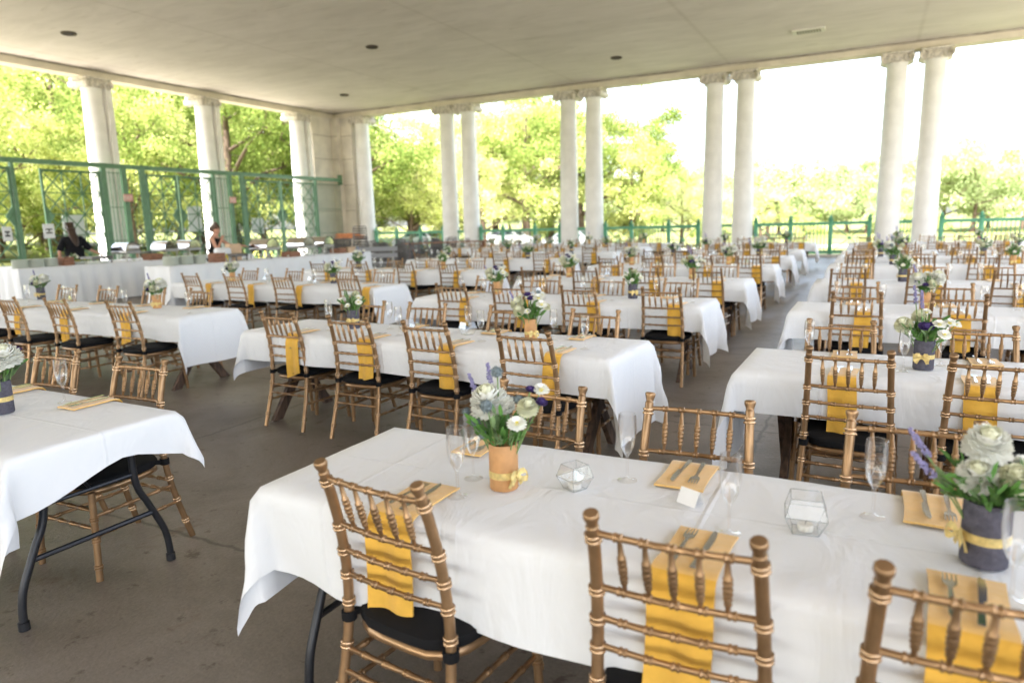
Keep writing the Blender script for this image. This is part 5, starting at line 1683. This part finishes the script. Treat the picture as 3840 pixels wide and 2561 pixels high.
def tree(kind, x, y, s, rz, label, cat='tree', grp='park trees around the pavilion'):
    t = empty('park_tree', (x, y, gz(x, y)-.1), rz); t.scale = (s, s, s*1.0); tag(t, label, cat, grp)
    put('trunk', TM[kind][0], t); put('crown', TM[kind][1], t)
rn = random.Random(12)
near_trees = [
 ('sunny', -44, 20, 1.05), ('broad', -52, 30, 1.25), ('tall', -62, 22, 1.2), ('sunny', -42, 29, .85), ('broad', -47, 40, 1.15), ('tall', -58, 47, 1.2), ('broad', -66, 37, 1.3),
 ('dark', -38.5, 33.5, 1.02), ('dark', -41, 42.5, 1.05), ('tall', -52, 58, 1.2), ('dark', -34, 39, 1.0),
 ('sunny', -75, 50, 1.3), ('broad', -72, 63, 1.35), ('tall', -80, 33, 1.4), ('sunny', -60, 70, 1.2),
 ('pale', -41, 58, .9), ('broad', -37, 64, .98), ('broad', -23.5, 48, .93), ('broad', -30, 55, .9), ('pale', -36, 52, .8), ('pale', -29.5, 47, .55), ('sunny', -17.5, 55, .72), ('pale', -29, 50, 1.0), ('pale', -33.5, 47, .75), ('tall', -27, 60, 1.0), ('broad', -21.5, 54, 1.0), ('pale', -36.5, 57, .9), ('pale', -25, 44, .62), ('pale', -13.5, 66, .5), ('pale', -9.5, 70, .5), ('pale', -17, 70, .6), ('tall', -18.5, 62, .85)]
places = ['behind the lattice gates at the left', 'behind the left-most columns', 'between the left-most and sunlit columns', 'behind the corner of the gates']
kinds = {'pale': 'pale sunlit yellow-green tree', 'sunny': 'bright yellow-green tree', 'broad': 'broad leafy green tree', 'tall': 'tall green tree', 'dark': 'darker green tree with a visible trunk', 'bush': 'low sunlit bush', 'far': 'pale hazy tree'}
def where(x, y):
    s = x/y
    if s < -1.75: return 'behind the gates at the left edge'
    if s < -1.35: return 'behind the gates by the left-most column'
    if s < -1.0: return 'behind the gates around the sunlit column'
    if s < -.72: return 'just right of the corner pier'
    if s < -.52: return 'around the first column pair'
    if s < -.36: return 'between the first and second column pairs'
    if s < -.15: return 'between the second and third column pairs'
    if s < .04: return 'between the third and fourth column pairs'
    return 'right of the fourth column pair'
for k, x, y, s in near_trees:
    tree(k, x, y, s, rn.uniform(0, 6.28), kinds[k] + ' ' + where(x, y))
for x, y, s in ((-31, 50, .6), (-24, 52, .55), (-18, 56, .6), (-64, 24, .8), (-5, 62, .5), (-12, 60, .5), (-38, 47, .7), (-46, 52, .8), (4, 66, .5)):
    tree('bush', x, y, s, rn.uniform(0, 6.28), 'low sunlit bush ' + where(x, y), 'bush', 'bushes on the lawn around the pavilion')
for k in range(22):
    a = -2.5 + k*.085; d = 78 + rn.uniform(-6, 14)
    y = d/math.hypot(1, a); x = a*y
    tree('bush', x*.74, y*.74, rn.uniform(.9, 1.2), rn.uniform(0, 6.28), 'leafy bush on the lawn ' + where(x, y), 'bush', 'bushes on the lawn around the pavilion')
    tree('bush', x, y, rn.uniform(1.5, 2.1), rn.uniform(0, 6.28), 'dense green thicket across the lawn ' + where(x, y), 'thicket', 'thickets along the far side of the lawn')
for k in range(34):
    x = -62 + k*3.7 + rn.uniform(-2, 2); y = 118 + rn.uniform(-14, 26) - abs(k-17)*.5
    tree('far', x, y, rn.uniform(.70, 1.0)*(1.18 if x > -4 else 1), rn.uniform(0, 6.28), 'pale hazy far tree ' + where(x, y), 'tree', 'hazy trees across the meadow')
tree('far', -11.5, 92, .95, 1.0, 'small sunny tree standing alone above the far tree line')
tree('far', 2.2, 78, .5, 2.0, 'small green tree on the meadow behind the fourth column pair')
# lilies by the fence and parked cars beyond the lawn
lb = MB()
for k in range(46):
    lb.use(GREEN2 if k % 3 else YCORE)
    leafblade(lb, Vector((rn.uniform(-.35, .35), rn.uniform(-.9, .9), -.05)), Vector((rn.uniform(-.5, .5), rn.uniform(-.7, .7), 1)), rn.uniform(1.0, 1.9), .10, rn)
o = lb.build('tall_leafy_plant', None, 0, loc=(-25.9, 24.2, -.5)); tag(o, 'plant with long pale blade leaves behind the gates by the corner pier', 'plant')
CARM = [mat('car_white', (.75, .75, .76), .25, spec=.6), mat('car_silver', (.45, .47, .50), .25, .4, spec=.6), mat('car_dark', (.05, .06, .08), .25, spec=.6)]
CGL = mat('car_window', (.03, .04, .05), .08, spec=.8)
def car(x, y, rz, m, label):
    t = empty('parked_car', (x, y, gz(x, y)+.355), rz); tag(t, label, 'car', 'parked cars beyond the balustrade')
    b = MB().use(m)
    prof = [(-2.1, .30), (-2.15, .62), (-1.95, .86), (-1.35, .93), (-.75, 1.38), (.75, 1.42), (1.35, .95), (2.0, .80), (2.15, .55), (2.1, .30)]
    V = []; 
    for s, k in ((-.82, .92), (-.86, 1), (.86, 1), (.82, .92)):
        V += [(px*(1 if k == 1 else .985), s*(1 if pz < 1 else .82), .30+(pz-.30)*(1 if k == 1 else .985)) for px, pz in prof]
    n = len(prof); F = []
    for r_ in range(3):
        for i in range(n): F.append((r_*n+i, r_*n+(i+1) % n, (r_+1)*n+(i+1) % n, (r_+1)*n+i))
    F.append(tuple(reversed(range(n)))); F.append(tuple(range(3*n, 4*n)))
    b.add(V, F); b.build('body', t, 30)
    for s in (-1, 1):
        w = MB().use(CGL); w.add([(-1.15, s*.80, .96), (1.1, s*.80, .98), (.68, s*.725, 1.34), (-.68, s*.725, 1.31)], [(0, 1, 2, 3)]); w.build('side_window', t, 0)
    w = MB().use(CGL); w.add([(-1.30, -.62, .985), (-1.30, .62, .985), (-.80, .6, 1.36), (-.80, -.6, 1.36)], [(0, 1, 2, 3)]); w.build('rear_window', t, 0)
    w = MB().use(CGL); w.add([(1.30, -.62, 1.0), (1.30, .62, 1.0), (.80, .6, 1.40), (.80, -.6, 1.40)], [(0, 1, 2, 3)]); w.build('windscreen', t, 0)
    for sx in (-1.3, 1.3):
        for s in (-1, 1):
            w = MB().use(BLACK); w.lathe([(.18, -.10), (.31, -.10), (.33, -.06), (.33, .06), (.31, .10), (.18, .10)], 18, T(sx, s*.80, .33) @ RX(PI/2)); ty = w.build('wheel', t)
            w = MB().use(CARM[1]); w.lathe([(.02, -.104), (.19, -.108), (.19, .108), (.02, .104)], 14, T(sx, s*.80, .33) @ RX(PI/2)); w.build('rim', ty)
car(-37.5, 44.2, R(5), CARM[0], 'white parked car seen just right of the corner pier')
car(-31.5, 45.6, R(4), CARM[1], 'silver parked car seen left of the first column pair')
car(-24.5, 46.6, R(6), CARM[0], 'white parked car seen just right of the first column pair')
car(-50.5, 42.6, R(8), CARM[2], 'dark parked car seen through the gates left of the sunlit column')
car(-19.5, 47.4, R(6), CARM[1], 'silver parked car seen left of the second column pair')

# ------------------------------------------------------------------ labels of look-alike plants: order from left to right
_by = {}
for o in list(scene.objects):
    if o.parent is None and o.get('category') in ('tree', 'bush', 'thicket'): _by.setdefault(o['label'], []).append(o)
ORD2 = ['first', 'second', 'third', 'fourth', 'fifth', 'sixth', 'seventh', 'eighth', 'ninth', 'tenth', 'eleventh', 'twelfth']
for lab, lst in _by.items():
    if len(lst) > 1:
        lst.sort(key=lambda o: o.location.x/o.location.y)
        for k, o in enumerate(lst): o['label'] = f'{lab}, {ORD2[min(k, 11)]} from left'
